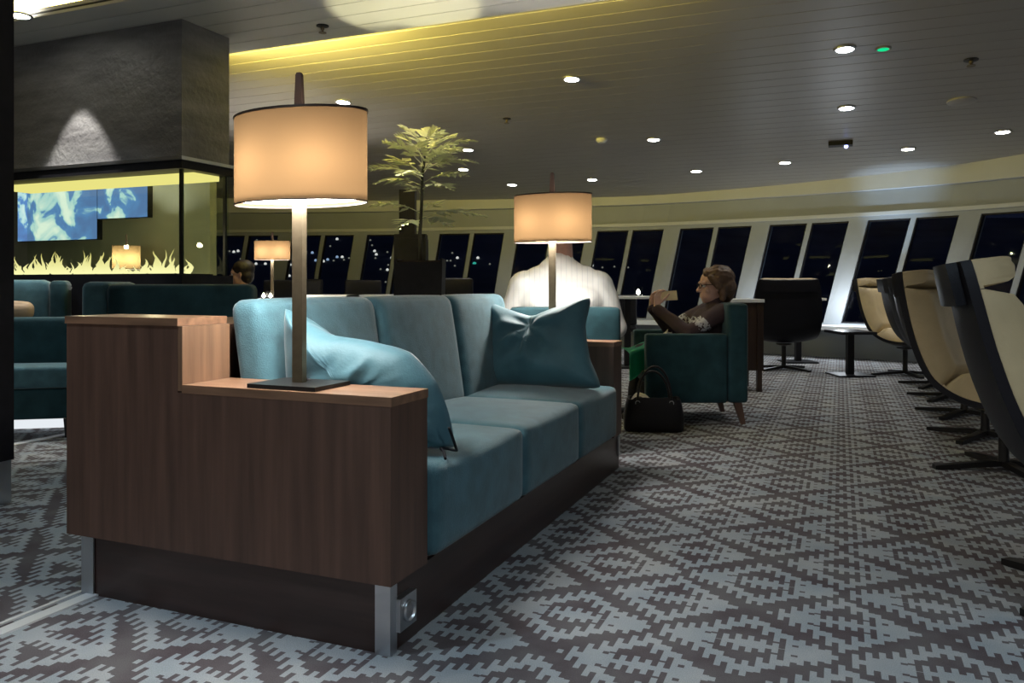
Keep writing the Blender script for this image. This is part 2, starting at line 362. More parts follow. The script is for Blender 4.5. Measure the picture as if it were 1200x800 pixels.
def slab_surface(fn, nrm, nu, nv, t0, t1):
    """closed thick sheet: surface fn(u,v) offset along nrm(u,v) from t0(u,v) to t1(u,v)"""
    bm = bmesh.new()
    A = [[None]*(nv+1) for _ in range(nu+1)]; B = [[None]*(nv+1) for _ in range(nu+1)]
    for i in range(nu+1):
        for j in range(nv+1):
            u, v = i/nu, j/nv; p = fn(u, v); n = nrm(u, v)
            A[i][j] = bm.verts.new(p + n*t0(u, v)); B[i][j] = bm.verts.new(p + n*t1(u, v))
    for i in range(nu):
        for j in range(nv):
            bm.faces.new((A[i][j], A[i][j+1], A[i+1][j+1], A[i+1][j])); bm.faces.new((B[i][j], B[i+1][j], B[i+1][j+1], B[i][j+1]))
    for i in range(nu):
        bm.faces.new((A[i][0], A[i+1][0], B[i+1][0], B[i][0])); bm.faces.new((A[i][nv], B[i][nv], B[i+1][nv], A[i+1][nv]))
    for j in range(nv):
        bm.faces.new((A[0][j], B[0][j], B[0][j+1], A[0][j+1])); bm.faces.new((A[nu][j], A[nu][j+1], B[nu][j+1], B[nu][j]))
    return bm
def cushion(lo, hi, r=0.03, puff=(0, 0, 0.01), n=10):
    """rounded, slightly puffed upholstery block between two corners"""
    c = [(a+b)/2 for a, b in zip(lo, hi)]; h = [(b-a)/2 for a, b in zip(lo, hi)]
    bm = bmesh.new(); bmesh.ops.create_cube(bm, size=2)
    bmesh.ops.subdivide_edges(bm, edges=bm.edges[:], cuts=n, use_grid_fill=True)
    for v in bm.verts:
        q = v.co.copy()
        # concentrate the cuts near the borders so the rounding is smooth
        w = [math.copysign(1 - (1-abs(k))**1.8, k) for k in q]
        p = Vector([w[i]*h[i] for i in range(3)])
        inner = Vector([max(-(h[i]-r), min(h[i]-r, p[i])) for i in range(3)])
        d = p - inner
        if d.length > 1e-6: p = inner + d.normalized()*min(r, d.length*1.5)
        for i in range(3):
            o = [j for j in range(3) if j != i]
            p[i] += math.copysign(1, q[i])*(abs(q[i])**4)*puff[i]*(1-w[o[0]]**2)*(1-w[o[1]]**2)
        v.co = p + Vector(c)
    return bm
def pillow(a, b, h, seed=0, crease=None, n=26, wr=0.012):
    """square scatter cushion in its own xy plane, pointed corners, wrinkled"""
    bm = bmesh.new(); off = Vector((seed*3.1, seed*1.7, seed*0.9))
    def pos(u, v, sgn):
        x = a*u*(1-0.09*(1-v*v)*u*u); y = b*v*(1-0.09*(1-u*u)*v*v)
        t = h*(max(0, (1-u**4)*(1-v**4))**0.55)*(0.75+0.25*(1-u*u)*(1-v*v))
        w = noise.noise(Vector((u*2.2, v*2.2, sgn))+off)*wr*3 + noise.noise(Vector((u*6, v*4, sgn*2))+off)*wr
        t += w*(1-u*u)**0.5*(1-v*v)**0.5
        if crease and sgn > 0:
            cu, cv = crease; du, dv = u-cu, v-cv; rr = math.hypot(du, dv)
            t -= 0.05*math.exp(-(rr/0.16)**2)
            ang = math.atan2(dv, du)
            t += 0.016*math.sin(ang*6+seed)*math.exp(-((rr-0.3)/0.25)**2)
        return Vector((x, y, sgn*max(t, 0.0)))
    V = {}
    for sgn in (1, -1):
        for i in range(n+1):
            for j in range(n+1):
                e = i in (0, n) or j in (0, n)
                if sgn < 0 and e: V[i, j, sgn] = V[i, j, 1]; continue
                V[i, j, sgn] = bm.verts.new(pos(2*i/n-1, 2*j/n-1, sgn))
        for i in range(n):
            for j in range(n):
                q = [V[i, j, sgn], V[i+1, j, sgn], V[i+1, j+1, sgn], V[i, j+1, sgn]]
                bm.faces.new(q if sgn > 0 else q[::-1])
    return bm
def sphere(r, c=(0, 0, 0), n=10, m=8, s=(1, 1, 1), bm=None):
    bm = bm or bmesh.new(); mtx = Matrix.Translation(c) @ Matrix.Diagonal((*[r*k for k in s], 1))
    bmesh.ops.create_uvsphere(bm, u_segments=n, v_segments=m, radius=1, matrix=mtx); return bm

def thing(name, label, cat, loc=(0, 0, 0), rotz=0.0, group=None):
    o = bpy.data.objects.new(name, None); o.empty_display_size = 0.1; C.objects.link(o)
    o.location = loc; o.rotation_euler = (0, 0, rotz); return tag(o, label, cat, group)
def tag(o, label, cat, group=None):
    o['label'] = label; o['category'] = cat
    if group: o['group'] = group
    return o
def struct(o): o['kind'] = 'structure'; return o
def dup(root, loc, rotz, label, group=None):
    r = root.copy(); C.objects.link(r); r.location = loc; r.rotation_euler = (0, 0, rotz); r['label'] = label
    if group: r['group'] = group
    def rec(src, dst):
        for ch in list(src.children):
            c = ch.copy(); C.objects.link(c); c.parent = dst; rec(ch, c)
    rec(root, r); return r

# ------------------------------------------------------------------ setting: floor, ceiling, walls
struct(obj('floor', box((-14, -6, -0.05), (12, 17, 0)), 'carpet'))

cl = bpy.data.objects.new('ceiling', None); C.objects.link(cl); cl.rotation_euler = (0, 0, YAW); cl['kind'] = 'structure'
SOF0, SOF1 = 3.88, 5.085           # the lowered strip, in u
# main ceiling planks (beyond the lowered strip, and nearer than it)
pw = 0.20
def zc(u): return ZC0 + ZCM*(ZCU-u)
def plank_mesh(length):
    return prism([(0.003, 0.0), (0.0, 0.006), (0.0, 0.02), (pw-0.002, 0.02), (pw-0.002, 0.006), (pw-0.005, 0.0)], -length/2, length/2, 'y')
pbm = plank_mesh(26.0); first = None
nrm_tilt = math.atan(ZCM)
u0 = -5.0; k = 0
while u0 < 13.6:
    if first is None:
        first = obj('plank', pbm, 'ceiling', cl); p = first
    else:
        p = first.copy(); C.objects.link(p)
    p.location = (u0, 0, zc(u0)); p.rotation_euler = (0, nrm_tilt, 0); u0 += pw
obj('backing', box((0, -13, 0), (18.6, 13, 0.02)), 'gap', cl, loc=(-5, 0, zc(-5)+0.022), rot=(0, nrm_tilt, 0))
# lowered strip
sp = bpy.data.objects.new('ceiling_soffit', None); C.objects.link(sp); sp.rotation_euler = (0, 0, YAW); sp['kind'] = 'structure'
sw = (SOF1-SOF0)/6; first = None
for i in range(6):
    if first is None:
        first = obj('plank', box((0.004, -10, 0), (sw-0.004, 10, 0.02)), 'soffit', sp, bevel=0.003, seg=1); p = first
    else: p = first.copy(); C.objects.link(p)
    p.location = (SOF0 + i*sw, 0, ZSOF)
for u_ in (SOF0+0.004, SOF1-0.024): obj('cove_light_stop', box((u_, -10, ZSOF+0.036), (u_+0.02, 10, ZSOF+0.06)), 'soffit', sp)  # added unseen strips that block sight of the cove lamps
obj('backing', box((SOF0+0.01, -10, ZSOF+0.021), (SOF1-0.01, 10, ZSOF+0.035)), 'gap', sp)

# yellow cove lamps hidden above the edges of the lowered strip
def cove(u, v, vl, power, tilt):
    o = light('cove_lamp', 'AREA', UV(u, v, ZSOF+0.085), power, YEL, (vl, 0.08))
    q = UV(math.sin(R(tilt)), 0, math.cos(R(tilt))); o.rotation_euler = q.to_track_quat('-Z', 'Y').to_euler()
cove(SOF1-0.16, 4.2, 1.6, 90.0, 86)
cove(SOF1-0.16, 2.3, 2.2, 18.0, 86)
cove(SOF0+0.55, 5.9, 3.2, 90.0, -20)

# window wall: a polyline in plan, sloping panes
ctrl = [(-12.5, 11.0), (-9.5, 13.2), (-6.5, 14.2), (-3.2, 14.1), (-0.9, 13.65), (1.9, 12.85), (3.4, 12.0), (4.5, 11.2), (5.5, 10.3), (6.15, 9.5), (6.9, 8.2), (7.6, 6.0), (8.0, 3.0), (8.1, -2.0), (8.1, -6)]
def catmull(P, n=10):
    out = []
    for i in range(1, len(P)-2):
        p0, p1, p2, p3 = [Vector(q) for q in P[i-1:i+3]]
        for k in range(n):
            t = k/n
            out.append(0.5*((2*p1) + (p2-p0)*t + (2*p0-5*p1+4*p2-p3)*t*t + (3*p1-p0-3*p2+p3)*t**3))
    out.append(Vector(P[-2])); return out
CURVE = catmull(ctrl)
def wall_at(px):           # plan point where the sight line of px meets the wall
    k = (px-600)/FPX
    for a, b in zip(CURVE, CURVE[1:]):
        fa, fb = a.x-k*a.y, b.x-k*b.y
        if fa <= 0 < fb and a.y > 0:
            p = a + (b-a)*(fa/(fa-fb)); t = (b-a).normalized(); return p, t
    return CURVE[-1], Vector((0, -1))
def shear(px): return 0.17 + 0.09*max(0, min(1, (px-600)/450))
ZSILL, ZHEAD, ZTOP = 0.48, 1.90, 2.75
def wp(px, z, off=0.0):    # point of the wall at image column px (column measured at head height), sheared with height
    p, t = wall_at(px); n = Vector((t.y, -t.x)) * -1      # outward
    q = p + t*((z-ZHEAD)*shear(px)) + n*off
    return Vector((q.x, q.y, z))
pairs = [(75, 150), (165, 240), (252, 326), (342, 415), (430, 500), (515, 591), (607, 687), (700, 778), (797, 881), (902, 995), (1017, 1124), (1150, 1278), (1310, 1470), (1510, 1720)]
def wall_quad(bm, a, b, z0, z1, t0=0.0, t1=0.14, n=1):
    """solid wall piece between columns a and b"""
    for i in range(n):
        pa, pb = a+(b-a)*i/n, a+(b-a)*(i+1)/n
        v = [bm.verts.new(wp(p, z, o)) for p in (pa, pb) for z in (z0, z1) for o in (t0, t1)]
        for f in ((0,1,3,2), (4,6,7,5), (0,4,5,1), (2,3,7,6), (0,2,6,4), (1,5,7,3)): bm.faces.new([v[j] for j in f])
bm = bmesh.new(); edges = [(-60, 75)] + [(pairs[i][1], pairs[i+1][0]) for i in range(len(pairs)-1)] + [(1720, 1900)]
for a, b in edges: wall_quad(bm, a, b, ZSILL, ZHEAD, 0.0, 0.16, 4 if b-a > 60 else 1)
for i in range(66):
    a = -60+i*30
    wall_quad(bm, a, a+30, ZHEAD, ZTOP); wall_quad(bm, a, a+30, -0.02, ZSILL)
struct(obj('wall_windows', bm, 'wall', smooth=30))
bm = bmesh.new()
for i in range(66): wall_quad(bm, -60+i*30, -30+i*30, 2.30, ZTOP, -0.09, -0.001)
struct(obj('trim_1', bm, 'cornice', smooth=30))
bm = bmesh.new()
for i in range(66): wall_quad(bm, -60+i*30, -30+i*30, 1.955, 2.005, -0.035, -0.001)
struct(obj('trim_2', bm, 'cornice', smooth=30))
bm = bmesh.new()
for i in range(66): wall_quad(bm, -60+i*30, -30+i*30, 0.40, 0.455, -0.42, -0.001)
struct(obj('trim_3', bm, 'white', smooth=30))
for i, (a, b) in enumerate(pairs):
    w = bpy.data.objects.new('window_%d' % (i+1), None); C.objects.link(w); w['kind'] = 'structure'
    mid = (a+b)/2; mw = (b-a)*0.030
    bm = bmesh.new(); wall_quad(bm, mid-mw, mid+mw, ZSILL, ZHEAD, 0.01, 0.10); obj('mullion', bm, 'wall', w, smooth=False)
    for q0, q1 in ((a, mid-mw), (mid+mw, b)):
        bm = bmesh.new(); f = (b-a)*0.012
        wall_quad(bm, q0, q0+f, ZSILL, ZHEAD, 0.02, 0.09); wall_quad(bm, q1-f, q1, ZSILL, ZHEAD, 0.02, 0.09)
        wall_quad(bm, q0, q1, ZHEAD-0.02, ZHEAD, 0.02, 0.09); wall_quad(bm, q0, q1, ZSILL, ZSILL+0.02, 0.02, 0.09)
        fr = obj('window_frame', bm, 'black', w, smooth=False)
        bm = bmesh.new(); wall_quad(bm, q0, q1, ZSILL, ZHEAD, 0.10, 0.108); obj('pane', bm, 'glass', fr, smooth=False)
# walls of the lounge outside the view and the one behind the fireplace
struct(obj('wall_back', box((-14, -5.6, 0), (12, -5.5, 3.7)), 'wall_dim'))
struct(obj('wall_left', box((-13.6, -5.5, 0), (-13.5, 14, 3.6)), 'wall_dim'))

# hillside shore beyond the glass with city lights
hill_pts = [(25, -3.0), (40, 0.5), (70, 7.0), (110, 9.0)]
def hill_hit(px, py):
    r = ray(px, py)
    for (ya, za), (yb, zb) in zip(hill_pts, hill_pts[1:]):
        fa = CAMZ + r.z*ya - za; fb = CAMZ + r.z*yb - zb
        if fa >= 0 > fb: return Vector((0, 0, CAMZ)) + r*(ya + (yb-ya)*fa/(fa-fb))
    return None
bm = bmesh.new()
prof = hill_pts + [(110, 0)]
rows = [[bm.verts.new((x, y, z)) for (y, z) in hill_pts] for x in (-90, 90)]
for i in range(3): bm.faces.new((rows[0][i], rows[1][i], rows[1][i+1], rows[0][i+1]))
struct(obj('ground_hillside', bm, 'hill', smooth=False))
city = [(309,276,1),(301,282,0),(269,295,0),(274,296,1),(279,295,1),(282,304,0),(300,310,1),(311,310,1),(340,311,1),(339,324,1),
 (359,296,0),(366,297,2),(370,306,2),(379,307,1),(374,304,2),(387,289,0),(395,281,1),(395,302,2),(401,302,1),(403,305,0),(409,303,0),(434,282,0),
 (436,288,0),(439,295,1),(441,299,1),(440,303,0),(428,297,0),(454,296,0),(459,303,1),(455,311,0),(454,317,1),(462,329,1),(452,331,0),
 (530,297,0),(536,303,1),(528,306,0),(560,303,1),(574,310,0),(602,325,1),(694,312,1),(706,314,0),(720,313,0),(736,314,0),
 (350,316,0),(418,325,0),(384,305,2),(391,306,0),(446,316,0),(463,310,0),(533,312,0),(524,306,0)]
first = {}
for px, py, kind in city:
    p = hill_hit(px, py)
    if p is None: continue
    r = (1.7 if kind else 1.15)/FPX*p.y
    mname = ('city_dim', 'city', 'city_blue')[kind]
    o = obj('city_light', sphere(r, n=8, m=6), mname, loc=p+Vector((0, 0, r*0.6)), smooth=True)
    tag(o, 'small light of the night city beyond the lounge windows', 'light', 'city lights beyond the windows')
p = hill_hit(556, 309); tag(obj('city_light', sphere(2.3/FPX*p.y, n=8, m=6), 'city_green', loc=p, smooth=True), 'green light of the night city seen through the window', 'light', 'city lights beyond the windows')

# ------------------------------------------------------------------ ceiling fittings
def ceiling_thing_rot(): return Euler((0, nrm_tilt, YAW), 'ZYX')
downs = [
 (402,119,'round ceiling light just above the rim of the near lamp shade'),
 (670,92,'round ceiling light above and between the two big lamp shades'),
 (990,57,'largest bright ceiling light, beside the green ceiling light'),
 (992,126,'round ceiling light straight below the largest one'),
 (766,163,'round ceiling light above the window pillar by the lamp, middle of the ceiling'),
 (1175,154,'round ceiling light nearest the right edge, close to the cornice'),
 (1064,174,'round ceiling light close to the cornice, right of the blue dot'),
 (920,190,'round ceiling light close to the cornice, left of the blue dot'),
 (816,200,'small ceiling light close to the cornice above the seated woman'),
 (694,210,'small ceiling light just above the right rim of the second lamp shade'),
 (600,216,'small ceiling light just above the left rim of the second lamp shade'),
 (548,175,'ceiling light among the upper right fronds of the plant'),
 (543,198,'ceiling light under the upper right fronds of the plant'),
]
dl_root = None
for px, py, lab in downs:
    p = on_ceiling(px, py)
    if dl_root is None:
        dl_root = thing('ceiling_downlight', lab, 'ceiling light', p, 0, 'recessed ceiling lights')
        dl_root.rotation_euler = (0, nrm_tilt, YAW)
        obj('trim_ring', lathe([(0.068, 0.0), (0.085, -0.003), (0.088, -0.008), (0.083, -0.014), (0.070, -0.014), (0.068, 0.0)], 28), 'steel', dl_root, smooth=True)
        obj('lens', lathe([(0.0, -0.011), (0.068, -0.010), (0.069, -0.001), (0, -0.001)], 28), 'down', dl_root, smooth=True)
        o = dl_root
    else:
        o = dup(dl_root, p, 0, lab); o.rotation_euler = (0, nrm_tilt, YAW)
    light('downlight', 'SPOT', p + Vector((0, 0, -0.03)), P_DOWN, WHITE, 0.05, p + Vector((0, 0, -2)), 115, 0.8)
# one in the yellow cove at the upper left, nearer than the soffit
def on_near_ceiling(px, py): return on_ceiling(px, py)
o = dup(dl_root, on_plane_z(22, 17, ZSOF-0.0), 0, 'bright ceiling light in the yellow ceiling above the fireplace hood'); o.rotation_euler = (0, 0, YAW)

def sprinkler(px, py, lab, soff=False, sc=1.0):
    p = on_plane_z(px, py, ZSOF) if soff else on_ceiling(px, py)
    t = thing('sprinkler', lab, 'sprinkler', p); t.rotation_euler = (0, 0 if soff else nrm_tilt, YAW)
    obj('escutcheon', lathe([(0, 0), (0.045*sc, 0), (0.045*sc, -0.006), (0.02*sc, -0.012), (0, -0.012)], 18), 'black_metal', t, smooth=40)
    obj('nozzle', lathe([(0, -0.012), (0.013*sc, -0.012), (0.013*sc, -0.03), (0.008*sc, -0.035), (0.008*sc, -0.05), (0, -0.05)], 12), 'bronze', t, smooth=40)
    obj('deflector', lathe([(0, -0.05), (0.028*sc, -0.05), (0.028*sc, -0.054), (0, -0.054)], 12), 'bronze', t, smooth=40)
sprinkler(378, 30, 'brass sprinkler head on the pale soffit above the near lamp', True)
sprinkler(594, 139, 'small dark sprinkler head on the ceiling right of the plant')
sprinkler(1138, 70, 'dark sprinkler head on the ceiling at the upper right', sc=1.25)
p = on_ceiling(1127, 118)
t = thing('smoke_detector', 'flat pale ceiling disc below the dark sprinkler at the upper right', 'smoke detector', p); t.rotation_euler = (0, nrm_tilt, YAW)
obj('housing', lathe([(0, 0), (0.13, 0), (0.13, -0.012), (0.10, -0.022), (0, -0.024)], 24), 'ceiling', t, smooth=40)
p = on_ceiling(705, 163)
t = thing('smoke_detector', 'small pale smoke detector on the ceiling left of a middle ceiling light', 'smoke detector', p); t.rotation_euler = (0, nrm_tilt, YAW)
obj('housing', lathe([(0, 0), (0.065, 0), (0.065, -0.02), (0.04, -0.045), (0, -0.048)], 20), 'soffit', t, smooth=40)
p = on_ceiling(1035, 57)
t = thing('green_ceiling_light', 'small green light in the ceiling beside the largest white one', 'ceiling light', p); t.rotation_euler = (0, nrm_tilt, YAW)
obj('trim_ring', lathe([(0.046, 0), (0.062, -0.002), (0.062, -0.008), (0.046, -0.010), (0.046, 0)], 20), 'ceiling', t, smooth=True)
obj('lens', lathe([(0, -0.007), (0.046, -0.007), (0.046, -0.001), (0, -0.001)], 20), 'green_led', t, smooth=True)
p = on_ceiling(985, 166)
t = thing('ceiling_sensor', 'dark ceiling box with a small blue light near the cornice', 'sensor', p); t.rotation_euler = (0, nrm_tilt, YAW)
obj('housing', box((-0.05, -0.13, -0.05), (0.05, 0.13, 0)), 'black', t, bevel=0.006)
obj('indicator_light', sphere(0.022, (0, -0.06, -0.06), 10, 8), 'blue_led', t, smooth=True)

# ------------------------------------------------------------------ floor strips, dark post
def floor_strip(name, pa, pb, w, h, m):
    d = (pb-pa); L_ = d.length
    o = obj(name, box((0, -w/2, 0), (L_, w/2, h)), m, loc=pa, rot=(0, 0, math.atan2(d.y, d.x)), bevel=0.001, seg=1); return struct(o)
a = F(0, 742); b = F(136, 686); d = (b-a).normalized()
floor_strip('trim_4', a-d*1.6, b+d*0.05, 0.045, 0.006, 'aluminium')
n_ = Vector((-d.y, d.x, 0))
floor_strip('trim_5', a-d*1.6+n_*0.055, b+d*0.05+n_*0.055, 0.012, 0.006, 'aluminium')
a = F(12, 522); b = F(79, 509); d = (b-a).normalized()
floor_strip('trim_6', a-d*1.0, b+d*1.5, 0.07, 0.006, 'aluminium')
pb = F(-14, 590)
t = thing('dark_post', 'tall black post with a steel foot at the left edge', 'post', pb, YAW-R(90))
obj('shaft', box((-0.09, -0.06, 0.20), (0.09, 0.06, 3.0)), 'black', t, bevel=0.012)
obj('steel_foot', box((-0.082, -0.052, 0), (0.082, 0.052, 0.20)), 'steel', t, bevel=0.012)

# ------------------------------------------------------------------ long teal sofa
sofa = thing('sofa', 'long teal velour sofa with a stepped walnut end block carrying the near lamp', 'sofa', C0, YAW)
SL = 2.44; DEPTH = 1.225; STEP = 0.75; ZP = 0.19; ZA = 0.70; ZB = 0.902
def end_block(x0, x1, tag_):
    pts = [(0.0, ZP), (0.0, ZA-0.024), (STEP-0.001, ZA-0.024), (STEP-0.001, ZB-0.024), (DEPTH, ZB-0.024), (DEPTH, ZP)]
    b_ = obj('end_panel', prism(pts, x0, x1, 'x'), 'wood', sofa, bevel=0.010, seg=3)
    tp = obj('arm_top', box((x0-0.001, -0.002, ZA-0.0255), (x1+0.002, STEP-0.018, ZA)), 'wood_top_lit', sofa, bevel=0.011, seg=4)
    hp = obj('block_top', box((x0-0.004, STEP-0.004, ZB-0.024), (x1+0.002, DEPTH+0.004, ZB)), 'wood_top_lit', sofa, bevel=0.004)
    up = obj('riser_panel', box((x0+0.001, STEP-0.018, ZA-0.02), (x1-0.001, STEP-0.001, ZB-0.025)), 'wood_riser_lit', sofa, bevel=0.003)
    return b_
end_block(0.0, 0.205, 0)
end_block(2.275, SL, 1)
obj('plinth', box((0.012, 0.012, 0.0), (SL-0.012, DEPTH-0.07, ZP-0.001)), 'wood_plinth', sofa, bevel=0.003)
obj('corner_strip', prism([(0.004, 0.052), (0.004, 0.004), (0.040, 0.004), (0.040, 0.009), (0.009, 0.009), (0.009, 0.052)], 0.0, ZP-0.002, 'z'), 'steel', sofa, smooth=False)
o = obj('corner_strip', prism([(0.004, DEPTH-0.115), (0.004, DEPTH-0.062), (0.05, DEPTH-0.062), (0.05, DEPTH-0.067), (0.009, DEPTH-0.067), (0.009, DEPTH-0.115)], 0.0, ZP-0.002, 'z'), 'steel', sofa, smooth=False)
obj('corner_strip', box((SL-0.05, 0.004, 0.07), (SL-0.012, 0.011, ZP-0.01)), 'steel', sofa, smooth=False)
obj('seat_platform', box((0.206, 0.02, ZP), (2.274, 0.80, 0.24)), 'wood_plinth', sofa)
seats = [0.206, 0.93, 1.62, 2.274]
for a, b in zip(seats, seats[1:]):
    obj('seat_cushion', cushion((a+0.002, -0.022, 0.20), (b-0.002, 0.70, 0.468), 0.030, (0.0, 0.012, 0.022), 14), 'teal', sofa, smooth=True)
for a, b in zip(seats, seats[1:]):
    bm = cushion((a+0.002, -0.13, 0.0), (b-0.002, 0.0, 0.52), 0.045, (0.0, 0.018, 0.004), 14)
    for v in bm.verts:      # lean back, local y = 0 is the rear
        v.co = Vector((v.co.x, v.co.y + 0.755 + (v.co.z-0.52)*0.16, 0.435 + v.co.z))
    obj('back_cushion', bm, 'teal', sofa, smooth=True)
obj('back_panel', box((0.206, 0.80, ZP), (2.274, DEPTH-0.004, ZB-0.03)), 'wood', sofa, bevel=0.004)
sk = obj('power_socket', box((0.035, -0.009, 0.055), (0.125, 0.012, 0.145)), 'steel', sofa, bevel=0.006, seg=3)
bm = bmesh.new(); lathe([(0.030, 0), (0.030, -0.006), (0.026, -0.008), (0.022, -0.002), (0.0, -0.002)], 24, bm)
bmesh.ops.rotate(bm, verts=bm.verts, matrix=Matrix.Rotation(R(-90), 3, 'X'))
bmesh.ops.translate(bm, verts=bm.verts, vec=(0.08, -0.010, 0.10))
obj('socket_ring', bm, 'steel', sk, smooth=40)

# ------------------------------------------------------------------ table lamps with oval shades
def make_lamp(label, loc, rotz, power=P_LAMP):
    t = thing('table_lamp', label, 'lamp', loc, rotz, 'amber oval shade lamps')
    # long axis of the oval: local y
    obj('base_plate', box((-0.088, -0.120, 0.0), (0.088, 0.120, 0.012)), 'black_metal', t, bevel=0.002, seg=1)
    obj('pole', box((-0.011, -0.018, 0.0125), (0.011, 0.018, 0.565)), 'bronze', t, bevel=0.003)
    obj('finial', prism([(-0.016, 0), (0.016, 0), (0.010, 0.115), (0.006, 0.122), (-0.006, 0.122), (-0.010, 0.115)], -0.006, 0.006, 'x'), 'dark_stain', t, bevel=0.003, loc=(0, 0, 0.813))
    Z0, Z1 = 0.545, 0.808
    def ov(k, off, z):
        a = 2*math.pi*k/56; c, s_ = math.cos(a), math.sin(a)
        return ((0.118+off)*math.copysign(abs(c)**1.12, c), (0.228+off)*math.copysign(abs(s_)**1.0, s_), z)
    def band(z0, z1, o0, o1):
        bm = bmesh.new(); R4 = [[bm.verts.new(ov(k, o_, z_)) for k in range(56)] for (o_, z_) in ((o1, z0), (o1, z1), (o0, z1), (o0, z0))]
        for q in range(4):
            A, B = R4[q], R4[(q+1) % 4]
            for k in range(56): bm.faces.new((A[k], A[(k+1) % 56], B[(k+1) % 56], B[k]))
        return bm
    bm = bmesh.new(); A = [bm.verts.new(ov(k, 0, Z0)) for k in range(56)]; B = [bm.verts.new(ov(k, 0, Z1)) for k in range(56)]
    for k in range(56): bm.faces.new((A[k], A[(k+1) % 56], B[(k+1) % 56], B[k]))
    sh = obj('lamp_shade', bm, 'shade', t, smooth=True)
    obj('top_trim', band(Z1-0.004, Z1+0.003, -0.003, 0.003), 'dark_stain', sh, smooth=40)
    obj('bottom_trim', band(Z0-0.002, Z0+0.002, -0.002, 0.002), 'dark_stain', sh, smooth=40)
    bm = bmesh.new(); A = [bm.verts.new(ov(k, -0.004, Z0+0.012)) for k in range(56)]; bm.faces.new(A)
    obj('diffuser', bm, 'diffuser', sh, smooth=False)
    bm = tube([(-0.112, 0, Z1-0.01), (0.112, 0, Z1-0.01)], 0.004, 6); tube([(0, -0.220, Z1-0.01), (0, 0.220, Z1-0.01)], 0.004, 6, bm)
    box((-0.012, -0.019, Z1-0.022), (0.012, 0.019, 0.814), bm)
    obj('spider', bm, 'black_metal', t, smooth=False)
    obj('rod', tube([(0, 0, 0.565), (0, 0, Z1-0.02)], 0.006, 8), 'black_metal', t)
    for y in (-0.085, 0.085):
        hd = obj('bulb_holder', tube([(0, y, Z0+0.05), (0, y, Z0+0.09)], 0.014, 10), 'black_metal', t)
        obj('bulb', sphere(0.022, (0, y, Z0+0.115), 12, 8), 'bulb', hd, smooth=True)
        light('bulb_light', 'POINT', (0, y, Z0+0.117), power, (1.0, 0.93, 0.82), 0.018, parent=t)
    return t
LR = YAW
lamp1 = make_lamp('tall amber oval lamp on the near walnut arm of the long sofa', S(0.10, 0.375, ZA+0.001), LR)
bm = tube([S(0.13, 0.40, ZA+0.030)-lamp1.location, S(0.155, 0.375, ZA+0.010)-lamp1.location, S(0.19, 0.33, ZA+0.006)-lamp1.location, S(0.212, 0.32, ZA-0.03)-lamp1.location], 0.004, 6)
bmesh.ops.rotate(bm, verts=bm.verts, matrix=Matrix.Rotation(-LR, 3, 'Z'))
obj('cord', bm, 'black', lamp1)
lamp2 = dup(lamp1, S(2.355, 0.375, ZA+0.001), LR, 'amber oval lamp on the far sofa arm before the man in white')
# ------------------------------------------------------------------ scatter cushions
def outline_cushion(pts, h, seed, dent=None, sub=12, rings=14):
    """plump cushion: closed outline in a local plane (x, y), belly h to both sides, soft wrinkles"""
    P_ = [Vector(p) for p in pts]; n = len(P_); O_ = []
    for i in range(n):          # round the outline, keep the corners
        p0, p1, p2, p3 = P_[i-1], P_[i], P_[(i+1) % n], P_[(i+2) % n]
        for k in range(sub):
            t = k/sub; c = 0.5*((2*p1) + (p2-p0)*t + (2*p0-5*p1+4*p2-p3)*t*t + (3*p1-p0-3*p2+p3)*t**3)
            O_.append(c*0.6 + p1.lerp(p2, t)*0.4)
    c = sum(O_, Vector((0, 0)))/len(O_); N_ = len(O_); bm = bmesh.new(); off = Vector((seed*2.3, seed, 0.7*seed)); edge = [bm.verts.new((p.x, p.y, 0)) for p in O_]
    for sg in (1, -1):
        prev = edge
        for r_ in range(1, rings+1):
            f = 1 - r_/rings; cur = []
            for k in range(N_ if r_ < rings else 1):
                p = c + (O_[k]-c)*f; t = h*(max(0.0, 1-f**2.6))**0.62
                w = 0.030*noise.noise(Vector((p.x*7, p.y*7, sg*3))+off) + 0.012*noise.noise(Vector((p.x*17, p.y*13, sg*5))+off)
                w += 0.014*(0.5-abs(noise.noise(Vector((p.x*6+p.y*5, p.y*9-p.x*4, sg*2))+off)))*2 - 0.007
                w += 0.008*(0.5-abs(noise.noise(Vector((p.x*15-p.y*9, p.y*17, sg*4))+off)))*2 - 0.004
                t += w*(1-f*f)
                if dent and sg > 0:
                    d = p - Vector(dent); q = d.length; a = math.atan2(d.y, d.x)
                    t -= 0.055*math.exp(-(q/0.045)**2); t += 0.017*math.sin(a*7+seed)*math.exp(-((q-0.10)/0.075)**2)*(1-f*f)
                cur.append(bm.verts.new((p.x, p.y, sg*max(t, 0.001))))
            if r_ < rings:
                for k in range(N_): bm.faces.new((prev[k], prev[(k+1) % N_], cur[(k+1) % N_], cur[k]))
            else:
                for k in range(N_): bm.faces.new((prev[k], prev[(k+1) % N_], cur[0]))
            prev = cur
    return bm
